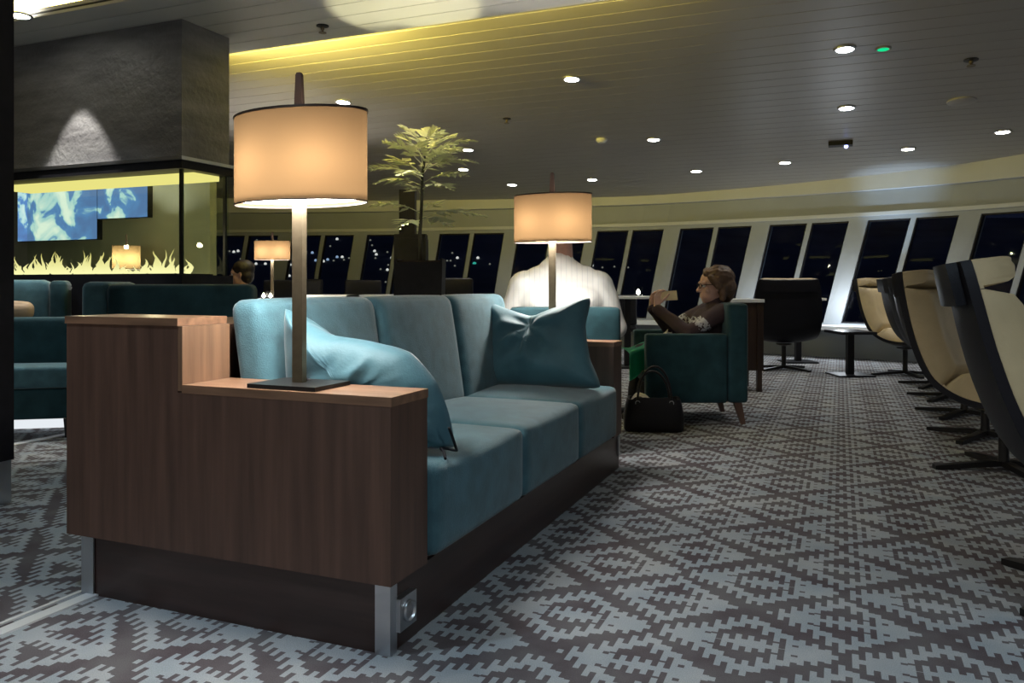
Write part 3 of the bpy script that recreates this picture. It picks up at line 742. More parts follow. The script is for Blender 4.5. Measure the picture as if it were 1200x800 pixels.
# first cushion: stands on the near seat behind the arm, one corner up, the rest slumped over the arm. Plane facing along the sofa.
pts = [(-0.56, 0.925), (-0.50, 0.885), (-0.41, 0.845), (-0.26, 0.825), (-0.13, 0.79), (-0.045, 0.70), (-0.01, 0.60), (0.0, 0.492), (-0.10, 0.480), (-0.30, 0.492), (-0.50, 0.485), (-0.575, 0.60), (-0.575, 0.80)]
bm = outline_cushion(pts, 0.095, 3)
for v in bm.verts: v.co.x += 0.29; v.co.y -= 0.70
t = obj('scatter_cushion', bm, 'teal_satin', smooth=True)
def orient(o, xa, ya, loc):
    xa = Vector(xa).normalized(); za = xa.cross(Vector(ya)).normalized(); ya = za.cross(xa)
    mt = Matrix((xa, ya, za)).transposed().to_4x4(); mt.translation = loc; o.matrix_world = mt
orient(t, UV(0.10, -1.0, 0.0), UV(-0.16, 0.0, 1.0), S(0.325, 0.29, 0.702))
tag(t, 'limp teal satin cushion slumped behind the near lamp, lit from above', 'cushion', 'scatter cushions on the long sofa')
pts = [(-0.33, 0.225), (-0.20, 0.190), (-0.055, 0.150), (0.0, 0.155), (0.10, 0.195), (0.285, 0.245), (0.275, 0.10), (0.31, -0.06), (0.375, -0.205), (0.20, -0.215), (0.0, -0.222), (-0.20, -0.226), (-0.37, -0.222), (-0.335, -0.05), (-0.315, 0.10)]
t = obj('scatter_cushion', outline_cushion(pts, 0.10, 5, (-0.02, 0.085), 10, 18), 'teal_satin', smooth=True)
orient(t, UV(-0.06, -1.0, 0.0), UV(0.22, 0.0, 1.0), S(2.04, 0.36, 0.698))
tag(t, 'plump teal cushion with a gathered dent leaning on the far sofa arm', 'cushion', 'scatter cushions on the long sofa')
def spline3(P_, k=6):
    P_ = [Vector(p) for p in P_]; out = []
    for i in range(len(P_)-1):
        p0, p1, p2, p3 = P_[max(i-1, 0)], P_[i], P_[i+1], P_[min(i+2, len(P_)-1)]
        for q in range(k):
            t = q/k; out.append(0.5*((2*p1) + (p2-p0)*t + (2*p0-5*p1+4*p2-p3)*t*t + (3*p1-p0-3*p2+p3)*t**3))
    return out + [P_[-1]]
bm = tube(spline3([S(0.285, -0.030, 0.575), S(0.300, -0.036, 0.54), S(0.325, -0.034, 0.505), S(0.365, -0.012, 0.490), S(0.35, 0.03, 0.497), S(0.31, 0.0, 0.494), S(0.27, -0.026, 0.484)]), 0.0045, 6)
tag(obj('black_strap', bm, 'black'), 'thin black strap hanging below the limp cushion onto the front seat', 'strap')

# ------------------------------------------------------------------ fireplace with glass case and slate hood
fp = thing('fireplace', 'glass sided fireplace with a dark slate hood and yellow flames', 'fireplace', (0, 0, 0), YAW)
k_ = 5.6
pc = W(213, 183, k_); cu, cv = to_uv(pc); ZH = pc.z
HU0, HU1, HV0, HV1 = cu, cu+0.47, cv, cv+2.2
print('fireplace', cu, cv, ZH)
obj('hood', box((HU0, HV0, ZH), (HU1, HV1, ZSOF-0.002)), 'slate', fp, bevel=0.006)
obj('hood_ledge', box((HU0-0.03, HV0-0.03, ZH-0.025), (HU1+0.03, HV1, ZH-0.001)), 'steel', fp, bevel=0.004)
obj('hood_rim', box((HU0-0.02, HV0-0.02, ZH-0.085), (HU1+0.02, HV1, ZH-0.026)), 'black', fp, bevel=0.004)
obj('light_strip', box((HU0+0.16, HV0+0.05, ZH-0.125), (HU1-0.05, HV1-0.1, ZH-0.088)), 'yellow_strip', fp)
ZBASE = W(213, 322, k_).z
obj('hearth_base', box((HU0-0.02, HV0-0.02, 0), (HU1+0.02, HV1, ZBASE)), 'black', fp, bevel=0.006)
obj('hearth_bed', box((HU0+0.06, HV0+0.1, ZBASE+0.0005), (HU1-0.06, HV1-0.1, ZBASE+0.012)), 'black', fp)
for nm, lo, hi in (('glass_panel', (HU0, HV0, ZBASE), (HU0+0.008, HV1, ZH-0.086)), ('glass_panel', (HU0+0.009, HV0, ZBASE), (HU1-0.009, HV0+0.008, ZH-0.086)), ('glass_panel', (HU1-0.008, HV0, ZBASE), (HU1, HV1, ZH-0.086))):
    obj(nm, box((lo[0], lo[1], lo[2]+0.001), (hi[0], hi[1], hi[2]-0.001)), 'fire_glass', fp, smooth=False)
for u_, v_ in ((HU0+0.01, HV0+0.012), (HU1-0.03, HV0+0.012), (HU0+0.01, HV1-0.04)):
    obj('corner_post', box((u_, v_, ZBASE+0.001), (u_+0.022, v_+0.022, ZH-0.087)), 'black_metal', fp, bevel=0.002)
fl = bmesh.new()
def flame(u_, v_, h, r):
    b0 = bmesh.new(); n = 7; ring = []
    ph = rnd.uniform(0, 6.3); amp = rnd.uniform(0.01, 0.03)
    prof = [(0.2, 0), (0.9, 0.12), (1.0, 0.25), (0.75, 0.45), (0.45, 0.65), (0.2, 0.85)]
    for rr, zz in prof:
        cx = u_ + amp*0.4*math.sin(ph+zz*5); cy = v_ + amp*math.sin(ph+1+zz*6)
        ring.append([fl.verts.new((cx + r*rr*math.cos(2*math.pi*k/n), cy + r*rr*math.sin(2*math.pi*k/n), h*zz)) for k in range(n)])
    tip = fl.verts.new((u_ + amp*0.4*math.sin(ph+5), v_ + amp*math.sin(ph+7), h))
    for A, B in zip(ring, ring[1:]):
        for k in range(n): fl.faces.new((A[k], A[(k+1) % n], B[(k+1) % n], B[k]))
    for k in range(n): fl.faces.new((ring[-1][k], ring[-1][(k+1) % n], tip))
for i in range(120):
    v_ = rnd.uniform(HV0+0.15, HV1-0.2); q = (v_-HV0)/(HV1-HV0)
    wgt = 1.0 if (q < 0.26 or q > 0.46) else 0.30
    flame(rnd.uniform(HU0+0.10, HU1-0.10), v_, wgt*(0.03+0.15*rnd.random()**1.8)+0.02, rnd.uniform(0.009, 0.026))
o = obj('flames', fl, 'flame', fp, loc=(0, 0, ZBASE+0.012), smooth=True); o['kind'] = 'stuff'
light('fire_light', 'POINT', UV((HU0+HU1)/2, HV0+0.5, ZBASE+0.25), 2.4, (1, 0.86, 0.58), 0.02)
light('fire_light', 'POINT', UV((HU0+HU1)/2, HV0+1.3, ZBASE+0.25), 2.4, (1, 0.86, 0.58), 0.02)
light('hood_washer', 'SPOT', UV(HU0-0.28, HV0+0.98, ZSOF-0.02), 70, WHITE, 0.015, UV(HU0-0.28, HV0+0.98, 0), 56, 0.3)
# partition behind it with the map screen
PU = HU1+0.75
r_ = ray(246, 335); kk = PU/(r_.x*DX+r_.y*DY); PV0 = to_uv(r_*kk)[1]
struct(obj('wall_partition', box((0, 0, 0), (0.08, 5.0, 3.02)), 'wall_olive', loc=UV(PU, PV0, 0), rot=(0, 0, YAW)))
scr = thing('map_screen', 'wall screen showing a blue and white map behind the fireplace', 'screen', UV(PU-0.03, 0, 0), YAW)
def screen_rect(px0, px1, py0, py1, off):
    r0, r1 = ray(px0, 335), ray(px1, 335)
    U_ = PU-off; k0 = U_/(r0.x*DX+r0.y*DY); k1 = U_/(r1.x*DX+r1.y*DY)
    v0 = -r0.x*k0*DY + r0.y*k0*DX; v1 = -r1.x*k1*DY + r1.y*k1*DX; km = (k0+k1)/2
    return v1, v0, CAMZ + (335-py1)/FPX*km, CAMZ + (335-py0)/FPX*km
for (a0, a1, b0, b1, off) in ((24, 117, 210, 282, 0.03), (117.3, 176, 208, 256, 0.03)):
    v0, v1, z0, z1 = screen_rect(a0, a1, b0, b1, off)
    s_ = obj('screen_panel', box((-0.028, v0, z0), (0.028, v1, z1)), 'black', scr)
    obj('screen_face', box((-0.032, v0+0.004, z0+0.004), (-0.0285, v1-0.004, z1-0.004)), 'screen', s_, smooth=False)

# ------------------------------------------------------------------ teal seating by the fireplace
sfg = 'teal seating by the fireplace'
ps = F(8, 500); 
t = thing('bench', 'shaded teal bench seat on short legs in front of the fireplace', 'bench', Vector((-2.93, 5.52, 0)), R(180+12), sfg)
# local x to the left of the picture, y towards the camera
obj('seat_box', cushion((0, 0.0, 0.125), (1.5, 0.28, 0.33), 0.03, (0, 0, 0), 6), 'teal_dark_shaded', t, smooth=True)
obj('seat_cushion', cushion((0.0, 0.0, 0.331), (1.5, 0.30, 0.475), 0.03, (0, 0, 0.008), 8), 'teal', t, smooth=True)
obj('backrest', cushion((0.0, -0.13, 0.125), (1.5, -0.001, 0.785), 0.03, (0, 0, 0), 8), 'teal_dark_shaded', t, smooth=True)  # shade on its front is put into the darker teal
for x, y in ((0.06, 0.24), (1.42, 0.24), (0.06, -0.09), (1.42, -0.09)):
    obj('leg', lathe([(0, 0), (0.02, 0), (0.03, 0.124), (0, 0.124)], 4, center=(x, y, 0)), 'black', t, smooth=False)
obj('kick_light', box((0.11, -0.12, 0.010), (1.36, -0.10, 0.105)), emit('kick_light', (0.9, 0.95, 1.0), 0.36), t, smooth=False)
t = thing('sofa', 'pale teal sofa back lit from above behind the shaded bench', 'sofa', Vector((-3.16, 5.80, 0)), R(180+14), sfg)
obj('backrest', cushion((0.20, -0.16, 0.30), (1.7, 0.0, 1.045), 0.05, (0, 0.01, 0), 8), 'teal', t, smooth=True)
obj('side_wing', cushion((0.08, -0.165, 0.05), (0.198, 0.0, 1.04), 0.035, (0, 0, 0), 8), 'teal_dark_shaded', t, smooth=True)
obj('seat_base', box((0.20, -0.15, 0.0), (1.7, -0.01, 0.298)), 'teal_dark_shaded', t, bevel=0.01)
o = obj('scatter_cushion', cushion((-0.14, -0.06, -0.06), (0.14, 0.06, 0.06), 0.045, (0, 0.01, 0.01), 8), 'beige', loc=W(13, 364, 5.60), rot=(0, 0, R(194)), smooth=True)
tag(o, 'small beige cushion on top of the shaded bench back', 'cushion')
pz = 4.55
p0 = W(134, 333, pz); p1 = W(298, 337, pz*1.0)
t = thing('sofa', 'high-backed shaded teal sofa seen from behind, beyond the walnut block', 'sofa', Vector((p1.x, pz, 0)), R(180+4), sfg)
wd = p1.x-p0.x
obj('back_panel', cushion((0.0, -0.10, 0.05), (wd, 0.06, 1.01), 0.035, (0, 0, 0), 8), 'teal_dark_shaded', t, smooth=True)  # back in shade, painted with the darker teal
obj('base_box', box((0.05, -0.60, 0.03), (wd+0.1, -0.101, 0.28)), 'wood_plinth', t, bevel=0.01)
obj('seat_cushion', cushion((0.02, -0.66, 0.281), (wd+0.15, -0.102, 0.46), 0.035, (0, 0, 0.01), 8), 'teal', t, smooth=True)
obj('side_wing', cushion((wd+0.002, -0.42, 0.03), (wd+0.155, 0.02, 1.025), 0.04, (0.006, 0, 0), 8), 'teal', t, smooth=True)

# ------------------------------------------------------------------ planter with tree
YP = 6.5
pl = thing('potted_tree', 'slender green indoor tree in a tall dark planter', 'plant', Vector(((493-600)/FPX*YP, YP, 0)), 0)
b0 = pl.location
hw = 27.5/FPX*YP
obj('planter', prism([(-hw*0.86, 0), (hw*0.86, 0), (hw, 1.22), (hw*0.9, 1.22), (hw*0.9, 1.19), (-hw*0.9, 1.19), (-hw*0.9, 1.22), (-hw, 1.22)], -0.17, 0.17, 'y'), 'black', pl, bevel=0.006)
obj('soil', box((-hw*0.88, -0.16, 1.1905), (hw*0.88, 0.16, 1.205)), 'soil', pl)
st = [W(493, 305, YP), W(492, 275, YP), W(494, 240, YP), W(495, 205, YP), W(498, 185, YP), W(497, 165, YP)]
st = [p-b0 for p in st]
st[0] = Vector((st[0].x, 0, 1.2055))
obj('trunk', tube(st, [0.016, 0.015, 0.013, 0.012, 0.010, 0.006], 8), 'stem', pl, smooth=True)
def stem_pt(py):
    ys = [305, 275, 240, 205, 185, 165]
    for i in range(5):
        if ys[i] >= py >= ys[i+1]:
            return st[i].lerp(st[i+1], (ys[i]-py)/(ys[i]-ys[i+1]))
    return st[-1]
fr = [(195,450,166,-.10),(180,475,152,.12),(175,515,157,-.05),(185,556,166,.1),(200,557,190,-.1),(210,433,199,0.05),(218,441,215,-.22),(205,455,188,.25),
 (215,546,206,.2),(222,528,222,-.25),(250,434,242,-.1),(252,512,243,.15),(255,568,254,0.05),(262,468,268,-.2),(258,528,266,.25),(190,505,150,.3),(200,530,180,-.3),(212,470,205,-.35),(196,485,170,-.3),(205,515,196,.35),
 (188,465,160,.0),(184,530,162,.15),(230,480,222,.2),(190,540,176,-.2)]
for (py0, px, py, dz) in fr:
    a = stem_pt(py0); b = W(px, py, YP+dz)-b0; d = b-a; L_ = d.length; n = max(5, int(L_/0.030))
    side = d.cross(Vector((0, 0, 1))).normalized(); up = side.cross(d).normalized()
    bm = bmesh.new(); pts = []
    for i in range(n+1):
        f = i/n; pts.append(a + d*f + Vector((0, 0, 0.05*math.sin(f*math.pi))))
    tube(pts, [0.0035*(1-0.7*i/n) for i in range(n+1)], 4, bm)
    for i in range(1, n+1):
        f = i/n
        if f < 0.22: continue
        for sg in (-1, 1):
            ll = (0.115*math.sin(math.pi*min(1, f*0.85+0.1))+0.025)*rnd.uniform(.85, 1.2); w = ll*0.20
            dirv = (side*sg*0.85 + d.normalized()*0.55 + up*rnd.uniform(-0.35, 0.15)).normalized()
            wv = dirv.cross(up).normalized(); p = pts[i]
            q = [p, p+dirv*ll*0.45+wv*w+up*0.006, p+dirv*ll, p+dirv*ll*0.45-wv*w+up*0.006]
            vv = [bm.verts.new(x) for x in q]; vm = bm.verts.new(p+dirv*ll*0.5-up*0.004)
            for k in range(4): bm.faces.new((vv[k], vv[(k+1) % 4], vm))
    obj('frond', bm, 'leaf', pl, smooth=False)
# lamp that lights the tree from below-left is the near lamp; the spot at the soffit is added to brighten its leaves
light('plant_fill', 'SPOT', UV(4.9, 2.4, ZSOF-0.04), 16, (1, 0.95, 0.75), 0.04, pl.location+Vector((0, 0, 2.0)), 40, 0.5)
light('plant_uplight', 'SPOT', pl.location+Vector((-0.1, -0.15, 1.26)), 75, (1, 0.93, 0.56), 0.03, on_plane_z(475, 14, ZSOF), 33, 0.3)
YB = 7.6
t = thing('dark_pedestal', 'dark square pedestal behind the planter', 'pedestal', Vector(((482-600)/FPX*YB, YB, 0)))
h_ = W(0, 275, YB).z; obj('body', box((-0.15, -0.12, 0), (0.15, 0.12, h_-0.04)), 'black', t, bevel=0.01); obj('cap', box((-0.145, -0.115, h_-0.039), (0.145, 0.115, h_)), 'black', t, bevel=0.006)
t = thing('loudspeaker_column', 'narrow black column rising behind the tree', 'column', Vector(((478-600)/FPX*8.2, 8.2, 0)))
obj('body', box((-0.08, -0.08, 0.03), (0.08, 0.08, W(0, 223, 8.2).z)), 'black', t, bevel=0.01); obj('foot', box((-0.16, -0.16, 0), (0.16, 0.16, 0.029)), 'black', t, bevel=0.005)

# ------------------------------------------------------------------ armchairs of the two guests
def make_armchair(label, loc, rotz):
    t = thing('armchair', label, 'armchair', loc, rotz, 'square teal armchairs')     # faces local +x, origin at centre
    hx, hy = 0.36, 0.33
    for s_ in (-1, 1):
        y0, y1 = (s_*hy, s_*(hy-0.10)); lo, hi = min(y0, y1), max(y0, y1)
        obj('armrest', cushion((-hx+0.13, lo, 0.155), (hx, hi, 0.655), 0.022, (0, 0, 0), 8), 'teal_dark_shaded', t, smooth=True)
    bm = cushion((-hx-0.02, -hy, 0.155), (-hx+0.128, hy, 0.875), 0.03, (0, 0, 0), 10)
    obj('backrest', bm, 'teal_dark_shaded', t, smooth=True)
    obj('seat_base', box((-hx+0.13, -hy+0.102, 0.16), (hx-0.02, hy-0.102, 0.29)), 'teal_dark_shaded', t, bevel=0.01)
    obj('seat_cushion', cushion((-hx+0.13, -hy+0.103, 0.291), (hx+0.01, hy-0.103, 0.40), 0.03, (0, 0, 0.008), 8), 'teal_dark_shaded', t, smooth=True)
    for x in (-1, 1):
        for y in (-1, 1):
            bm = bmesh.new(); top = (x*(hx-0.05), y*(hy-0.05)); bot = (x*(hx-0.03)+(-0.02 if x < 0 else 0.0), y*(hy-0.045))
            A = [bm.verts.new((bot[0]+i*0.016, bot[1]+j*0.016, 0)) for i, j in ((-1,-1), (1,-1), (1,1), (-1,1))]
            B = [bm.verts.new((top[0]+i*0.028, top[1]+j*0.026, 0.156)) for i, j in ((-1,-1), (1,-1), (1,1), (-1,1))]
            bm.faces.new(A[::-1]); bm.faces.new(B)
            for k in range(4): bm.faces.new((A[k], A[(k+1) % 4], B[(k+1) % 4], B[k]))
            obj('leg', bm, 'wood', t, smooth=False)
    return t
WX, WY = 1.325, 6.06
chairA = make_armchair('teal armchair in side view where the woman sits', Vector((WX, WY, 0)), R(180))
chairB = dup(chairA, Vector((0.315, 5.08, 0)), R(90), 'teal armchair seen from behind holding the man in white')

# ------------------------------------------------------------------ people
def capsule_bm(parts):
    bm = bmesh.new()
    for it in parts:
        if len(it) == 4 and isinstance(it[1], (int, float)):
            p0, r0, p1, r1 = it; tmp = bmesh.new()
            for p, r in ((p0, r0), (p1, r1)): bmesh.ops.create_icosphere(tmp, subdivisions=2, radius=r, matrix=Matrix.Translation(p))
            hull = bmesh.ops.convex_hull(tmp, input=tmp.verts)
            dead = [g for g in hull['geom_interior'] if isinstance(g, bmesh.types.BMVert)]
            if dead: bmesh.ops.delete(tmp, geom=dead, context='VERTS')
        else:
            c, rr, rot = it; tmp = bmesh.new()
            mt = Matrix.Translation(c) @ Euler(rot).to_matrix().to_4x4() @ Matrix.Diagonal((*rr, 1))
            bmesh.ops.create_icosphere(tmp, subdivisions=3, radius=1, matrix=mt)
        me = bpy.data.meshes.new('tmp'); tmp.to_mesh(me); tmp.free(); bm.from_mesh(me); bpy.data.meshes.remove(me)
    return bm
def skin_obj(name, parts, m, parent, voxel=0.008, smooth_it=6, wrinkle=0.0, wfreq=10.0, cut=None):
    bm = capsule_bm(parts); me = bpy.data.meshes.new(name); bm.to_mesh(me); bm.free()
    tmp = bpy.data.objects.new('tmp', me); C.objects.link(tmp)
    md = tmp.modifiers.new('r', 'REMESH'); md.mode = 'VOXEL'; md.voxel_size = voxel
    ms = tmp.modifiers.new('s', 'SMOOTH'); ms.factor = 0.5; ms.iterations = smooth_it
    dg = bpy.context.evaluated_depsgraph_get(); ev = tmp.evaluated_get(dg)
    me2 = bpy.data.meshes.new_from_object(ev); bpy.data.objects.remove(tmp); bpy.data.meshes.remove(me)
    me2.name = name
    if wrinkle:
        for v in me2.vertices:
            w = noise.noise(Vector((v.co.x*wfreq*0.5, v.co.y*wfreq, v.co.z*wfreq)))*wrinkle
            v.co += v.normal*w
    for p in me2.polygons: p.use_smooth = True
    me2.materials.clear(); me2.materials.append(M[m])
    o = bpy.data.objects.new(name, me2); C.objects.link(o); o.parent = parent; return o
def V3(*a): return Vector(a)
def hand_parts(wrist, fwd, palm_n, side, curl=0.6, k=1.0):
    """wrist point, direction of the palm, palm normal, thumb side; five bent fingers"""
    f = fwd.normalized(); n = palm_n.normalized(); s_ = side.normalized(); P_ = []
    for q in (-1.2, -0.4, 0.4, 1.2):
        P_.append((wrist + s_*q*0.012*k, 0.014*k, wrist + f*0.085*k + s_*q*0.019*k, 0.011*k))
    lens = (0.075, 0.085, 0.080, 0.062)
    for i, q in enumerate((1.2, 0.4, -0.4, -1.2)):
        p = wrist + f*0.088*k + s_*q*0.020*k; a = curl*0.5
        for j in range(3):
            d = (f*math.cos(a) + n*math.sin(a)); L_ = lens[i]*k*(0.45, 0.31, 0.24)[j]
            p2 = p + d*L_; P_.append((p, 0.0088*k-0.0006*j, p2, 0.0080*k-0.0006*j)); p = p2; a += curl
    p = wrist + f*0.03*k + s_*0.03*k; d = (f*0.6 + s_*0.7 + n*0.35).normalized()
    for j in range(3):
        p2 = p + d*(0.042, 0.032, 0.026)[j]*k; P_.append((p, 0.0115*k-0.001*j, p2, 0.0105*k-0.001*j)); p = p2
        d = (d + f*0.35 + n*0.25).normalized()
    return P_
def head_parts(c, k=1.0, pitch=0.0):
    """head facing local +x about centre c"""
    P_ = []
    rot = Matrix.Rotation(pitch, 3, 'Y')
    def q(x, y, z): return Vector(c) + rot @ Vector((x*k, y*k, z*k))
    P_.append((q(-0.012, 0, 0.03), (0.098*k, 0.078*k, 0.092*k), (0, pitch, 0)))
    P_.append((q(0.022, 0, -0.045), (0.066*k, 0.058*k, 0.072*k), (0, pitch, 0)))
    P_.append((q(0.052, 0, -0.100), 0.022*k, q(0.060, 0, -0.090), 0.020*k))          # chin
    P_.append((q(0.080, 0, 0.005), 0.012*k, q(0.106, 0, -0.033), 0.013*k))           # nose
    P_.append((q(0.098, 0.012, -0.036), 0.009*k, q(0.098, -0.012, -0.036), 0.009*k))
    P_.append((q(0.076, 0.020, -0.066), 0.010*k, q(0.076, -0.020, -0.066), 0.010*k)) # lips
    P_.append((q(0.073, 0.018, -0.078), 0.010*k, q(0.073, -0.018, -0.078), 0.010*k))
    P_.append((q(0.074, 0.050, 0.022), 0.013*k, q(0.074, -0.050, 0.022), 0.013*k))   # brow
    for s_ in (-1, 1):
        P_.append((q(0.056, s_*0.042, -0.028), 0.022*k, q(0.050, s_*0.044, -0.035), 0.02*k))
        P_.append((q(-0.012, s_*0.080, 0.012), 0.014*k, q(-0.008, s_*0.078, -0.028), 0.010*k))
    return P_

def eyes(parent, c, k=1.0):
    for s_ in (-1, 1):
        e = obj('eye', sphere(0.0125*k, (c[0]+0.072*k, c[1]+s_*0.031*k, c[2]+0.002*k), 12, 8), 'white', parent, smooth=True)
        obj('iris', sphere(0.007*k, (c[0]+0.080*k, c[1]+s_*0.031*k, c[2]+0.002*k), 10, 6), 'black', e, smooth=True)

# -- the woman
wm = thing('person', 'person with brown hair and glasses in dark top holding up a phone', 'person', Vector((1.40, WY, 0)), R(186))
HC = V3(-0.130, 0, 1.000); HK = 1.10
hipL, hipR = V3(-0.02, 0.09, 0.475), V3(-0.02, -0.09, 0.475)
chest = V3(-0.10, 0, 0.70); neck0 = V3(-0.155, 0, 0.835); neck1 = V3(-0.145, 0, 0.93)
shL, shR = V3(-0.135, 0.165, 0.800), V3(-0.135, -0.165, 0.800)
elL, elR = V3(0.135, 0.215, 0.655), V3(0.135, -0.20, 0.66)
wrL, wrR = V3(0.315, 0.055, 0.825), V3(0.315, -0.075, 0.825)
knL, knR = V3(0.38, 0.10, 0.49), V3(0.39, -0.11, 0.49); anL, anR = V3(0.42, 0.10, 0.09), V3(0.46, -0.11, 0.09)
torso = [(V3(-0.03, 0.07, 0.52), 0.115, V3(-0.03, -0.07, 0.52), 0.115), (V3(-0.03, 0, 0.53), 0.125, chest, 0.135), (V3(-0.10, 0.07, 0.72), 0.105, V3(-0.10, -0.07, 0.72), 0.105), (V3(-0.13, 0.10, 0.80), 0.062, V3(-0.13, -0.10, 0.80), 0.062)]
arms = [(shL, 0.062, elL, 0.045), (elL, 0.044, wrL, 0.030), (shR, 0.062, elR, 0.045), (elR, 0.044, wrR, 0.030)]
legs = [(hipL, 0.095, knL, 0.062), (knL, 0.058, anL, 0.042), (hipR, 0.095, knR, 0.062), (knR, 0.058, anR, 0.042)]
feet = [(anL+V3(0, 0, -0.04), 0.04, anL+V3(0.15, 0, -0.055), 0.03), (anR+V3(0, 0, -0.04), 0.04, anR+V3(0.15, 0, -0.055), 0.03)]
hands = hand_parts(wrL+V3(0.005, 0, 0.015), V3(-0.05, -0.12, 0.9), V3(-1, -0.2, 0.0), V3(-0.6, 0.0, 0.2), 0.75, 0.95) + \
        hand_parts(wrR+V3(0.005, 0, 0.015), V3(-0.05, 0.12, 0.9), V3(-1, 0.2, 0.0), V3(-0.6, 0, 0.2), 0.75, 0.95)
skin_obj('body', torso + arms + legs + feet + hands + head_parts(HC, HK) + [(neck0, 0.052, neck1, 0.048), (neck1, 0.048, HC+V3(-0.02, 0, -0.03), 0.05)], 'skin', wm, 0.006, 3)
def grow(P_, d):
    return [((a[0], a[1]+d, a[2], a[3]+d) if isinstance(a[1], (int, float)) else a) for a in P_]
skin_obj('sweater', grow(torso, 0.014) + grow(arms, 0.013) + [(neck0+V3(0, 0, 0.0), 0.066, neck0+V3(0, 0, 0.04), 0.060)], 'sweater', wm, 0.010, 6, 0.008, 14)
skin_obj('trousers', grow(legs, 0.012) + [(hipL, 0.12, hipR, 0.12)], 'dark_cloth', wm, 0.012, 6, 0.006, 12)
for s_, an in ((1, anL), (-1, anR)):
    skin_obj('shoe', [(an+V3(-0.01, 0, -0.045), 0.046, an+V3(0.15, 0, -0.055), 0.036)], 'leather', wm, 0.010, 4)
# chin-length brown hair, swept back from the face
hp = [(HC+V3(-0.045, 0, 0.055)*HK, (0.110*HK, 0.096*HK, 0.094*HK), (0, 0.1, 0)), (HC+V3(-0.085, 0, -0.005)*HK, (0.078*HK, 0.098*HK, 0.098*HK), (0, 0, 0)),
      (HC+V3(-0.055, 0.070, -0.01)*HK, 0.034*HK, HC+V3(-0.045, 0.074, -0.090)*HK, 0.020*HK), (HC+V3(-0.055, -0.070, -0.01)*HK, 0.034*HK, HC+V3(-0.045, -0.074, -0.090)*HK, 0.020*HK),
      (HC+V3(-0.10, 0.03, -0.05)*HK, 0.05*HK, HC+V3(-0.10, -0.03, -0.09)*HK, 0.04*HK), (HC+V3(0.055, 0.035, 0.085)*HK, 0.024*HK, HC+V3(0.02, -0.05, 0.10)*HK, 0.03*HK), (HC+V3(0.040, 0.066, 0.06)*HK, 0.02*HK, HC+V3(-0.01, 0.085, 0.0)*HK, 0.026*HK)]
skin_obj('hair', hp, 'hair_brown', wm, 0.007, 3, 0.006, 45)
eyes(wm, HC, HK)
bm = bmesh.new()
for s_ in (-1, 1):
    cx = HC + V3(0.098, s_*0.034, 0.000)*HK
    tube([cx + V3(0, 0.024*math.cos(a), 0.017*math.sin(a)) for a in [i*math.pi/8 for i in range(17)]], 0.0024, 5, bm, False)
    tube([HC + V3(0.097, s_*0.058, 0.006)*HK, HC + V3(-0.01, s_*0.086, 0.012)*HK], 0.0026, 5, bm)
tube([HC + V3(0.100, -0.010, 0.003)*HK, HC + V3(0.102, 0.010, 0.003)*HK], 0.0024, 5, bm)
obj('glasses', bm, 'black', wm, smooth=True)
# the phone
pp = wm.matrix_world
bpy.context.view_layer.update()
pw_ = wm.matrix_world @ V3(0.225, -0.005, 0.925)
ph = thing('phone', 'pale phone held up lengthwise in the hands of the seated woman', 'phone', pw_, R(186))
bm = box((-0.080, -0.006, -0.036), (0.080, 0.006, 0.036))
o = obj('case', bm, 'phone', ph, bevel=0.004, rot=(R(12), R(3), R(6)))
s_ = obj('screen', box((-0.066, -0.0085, -0.031), (0.066, -0.0065, 0.031)), 'black', o, smooth=False)

# -- the man in white, seen from behind
mn = thing('person', 'person in a white striped shirt seen from behind below the far lamp', 'person', Vector((0.315, 5.12, 0)), R(88))
mHC = V3(0.035, 0, 1.36)
mt_ = [(V3(-0.05, 0.09, 0.53), 0.15, V3(-0.05, -0.09, 0.53), 0.15), (V3(-0.03, 0, 0.55), 0.18, V3(-0.02, 0, 0.85), 0.17), (V3(-0.02, 0.13, 0.90), 0.135, V3(-0.02, -0.13, 0.90), 0.135), (V3(-0.01, 0.15, 1.03), 0.085, V3(-0.01, -0.15, 1.03), 0.085), (V3(-0.005, 0.06, 1.09), 0.075, V3(-0.005, -0.06, 1.09), 0.075)]
ma = []; mh = []
for s_ in (-1, 1):
    sh_, el_, wr_ = V3(-0.01, s_*0.235, 0.995), V3(0.0, s_*0.345, 0.745), V3(0.23, s_*0.30, 0.735)
    ma += [(sh_, 0.088, el_, 0.062), (el_, 0.058, wr_, 0.036)]
    mh += hand_parts(wr_+V3(0.01, 0, -0.005), V3(1, 0, -0.15), V3(0, 0, -1), V3(0, -s_, 0), 0.45)
ml = []; mf = []
for s_ in (-1, 1):
    h_, k__, a_ = V3(0.0, s_*0.11, 0.50), V3(0.44, s_*0.13, 0.52), V3(0.46, s_*0.13, 0.09)
    ml += [(h_, 0.105, k__, 0.072), (k__, 0.066, a_, 0.046)]; mf.append(a_)
skin_obj('body', mt_ + ma + ml + mh + [(a_+V3(0, 0, -0.04), 0.045, a_+V3(0.17, 0, -0.05), 0.035) for a_ in mf] + head_parts(mHC, 1.12) + [(V3(-0.005, 0, 1.10), 0.085, V3(0.01, 0, 1.28), 0.074)], 'skin', mn, 0.009, 4)
skin_obj('shirt', grow(mt_, 0.016) + grow(ma, 0.020) + [(V3(-0.003, 0, 1.12), 0.098, V3(-0.003, 0, 1.150), 0.094)], 'shirt', mn, 0.011, 7, 0.014, 9)
skin_obj('trousers', grow(ml, 0.012) + [(V3(-0.02, 0.09, 0.52), 0.15, V3(-0.02, -0.09, 0.52), 0.15)], 'dark_cloth', mn, 0.014, 6)
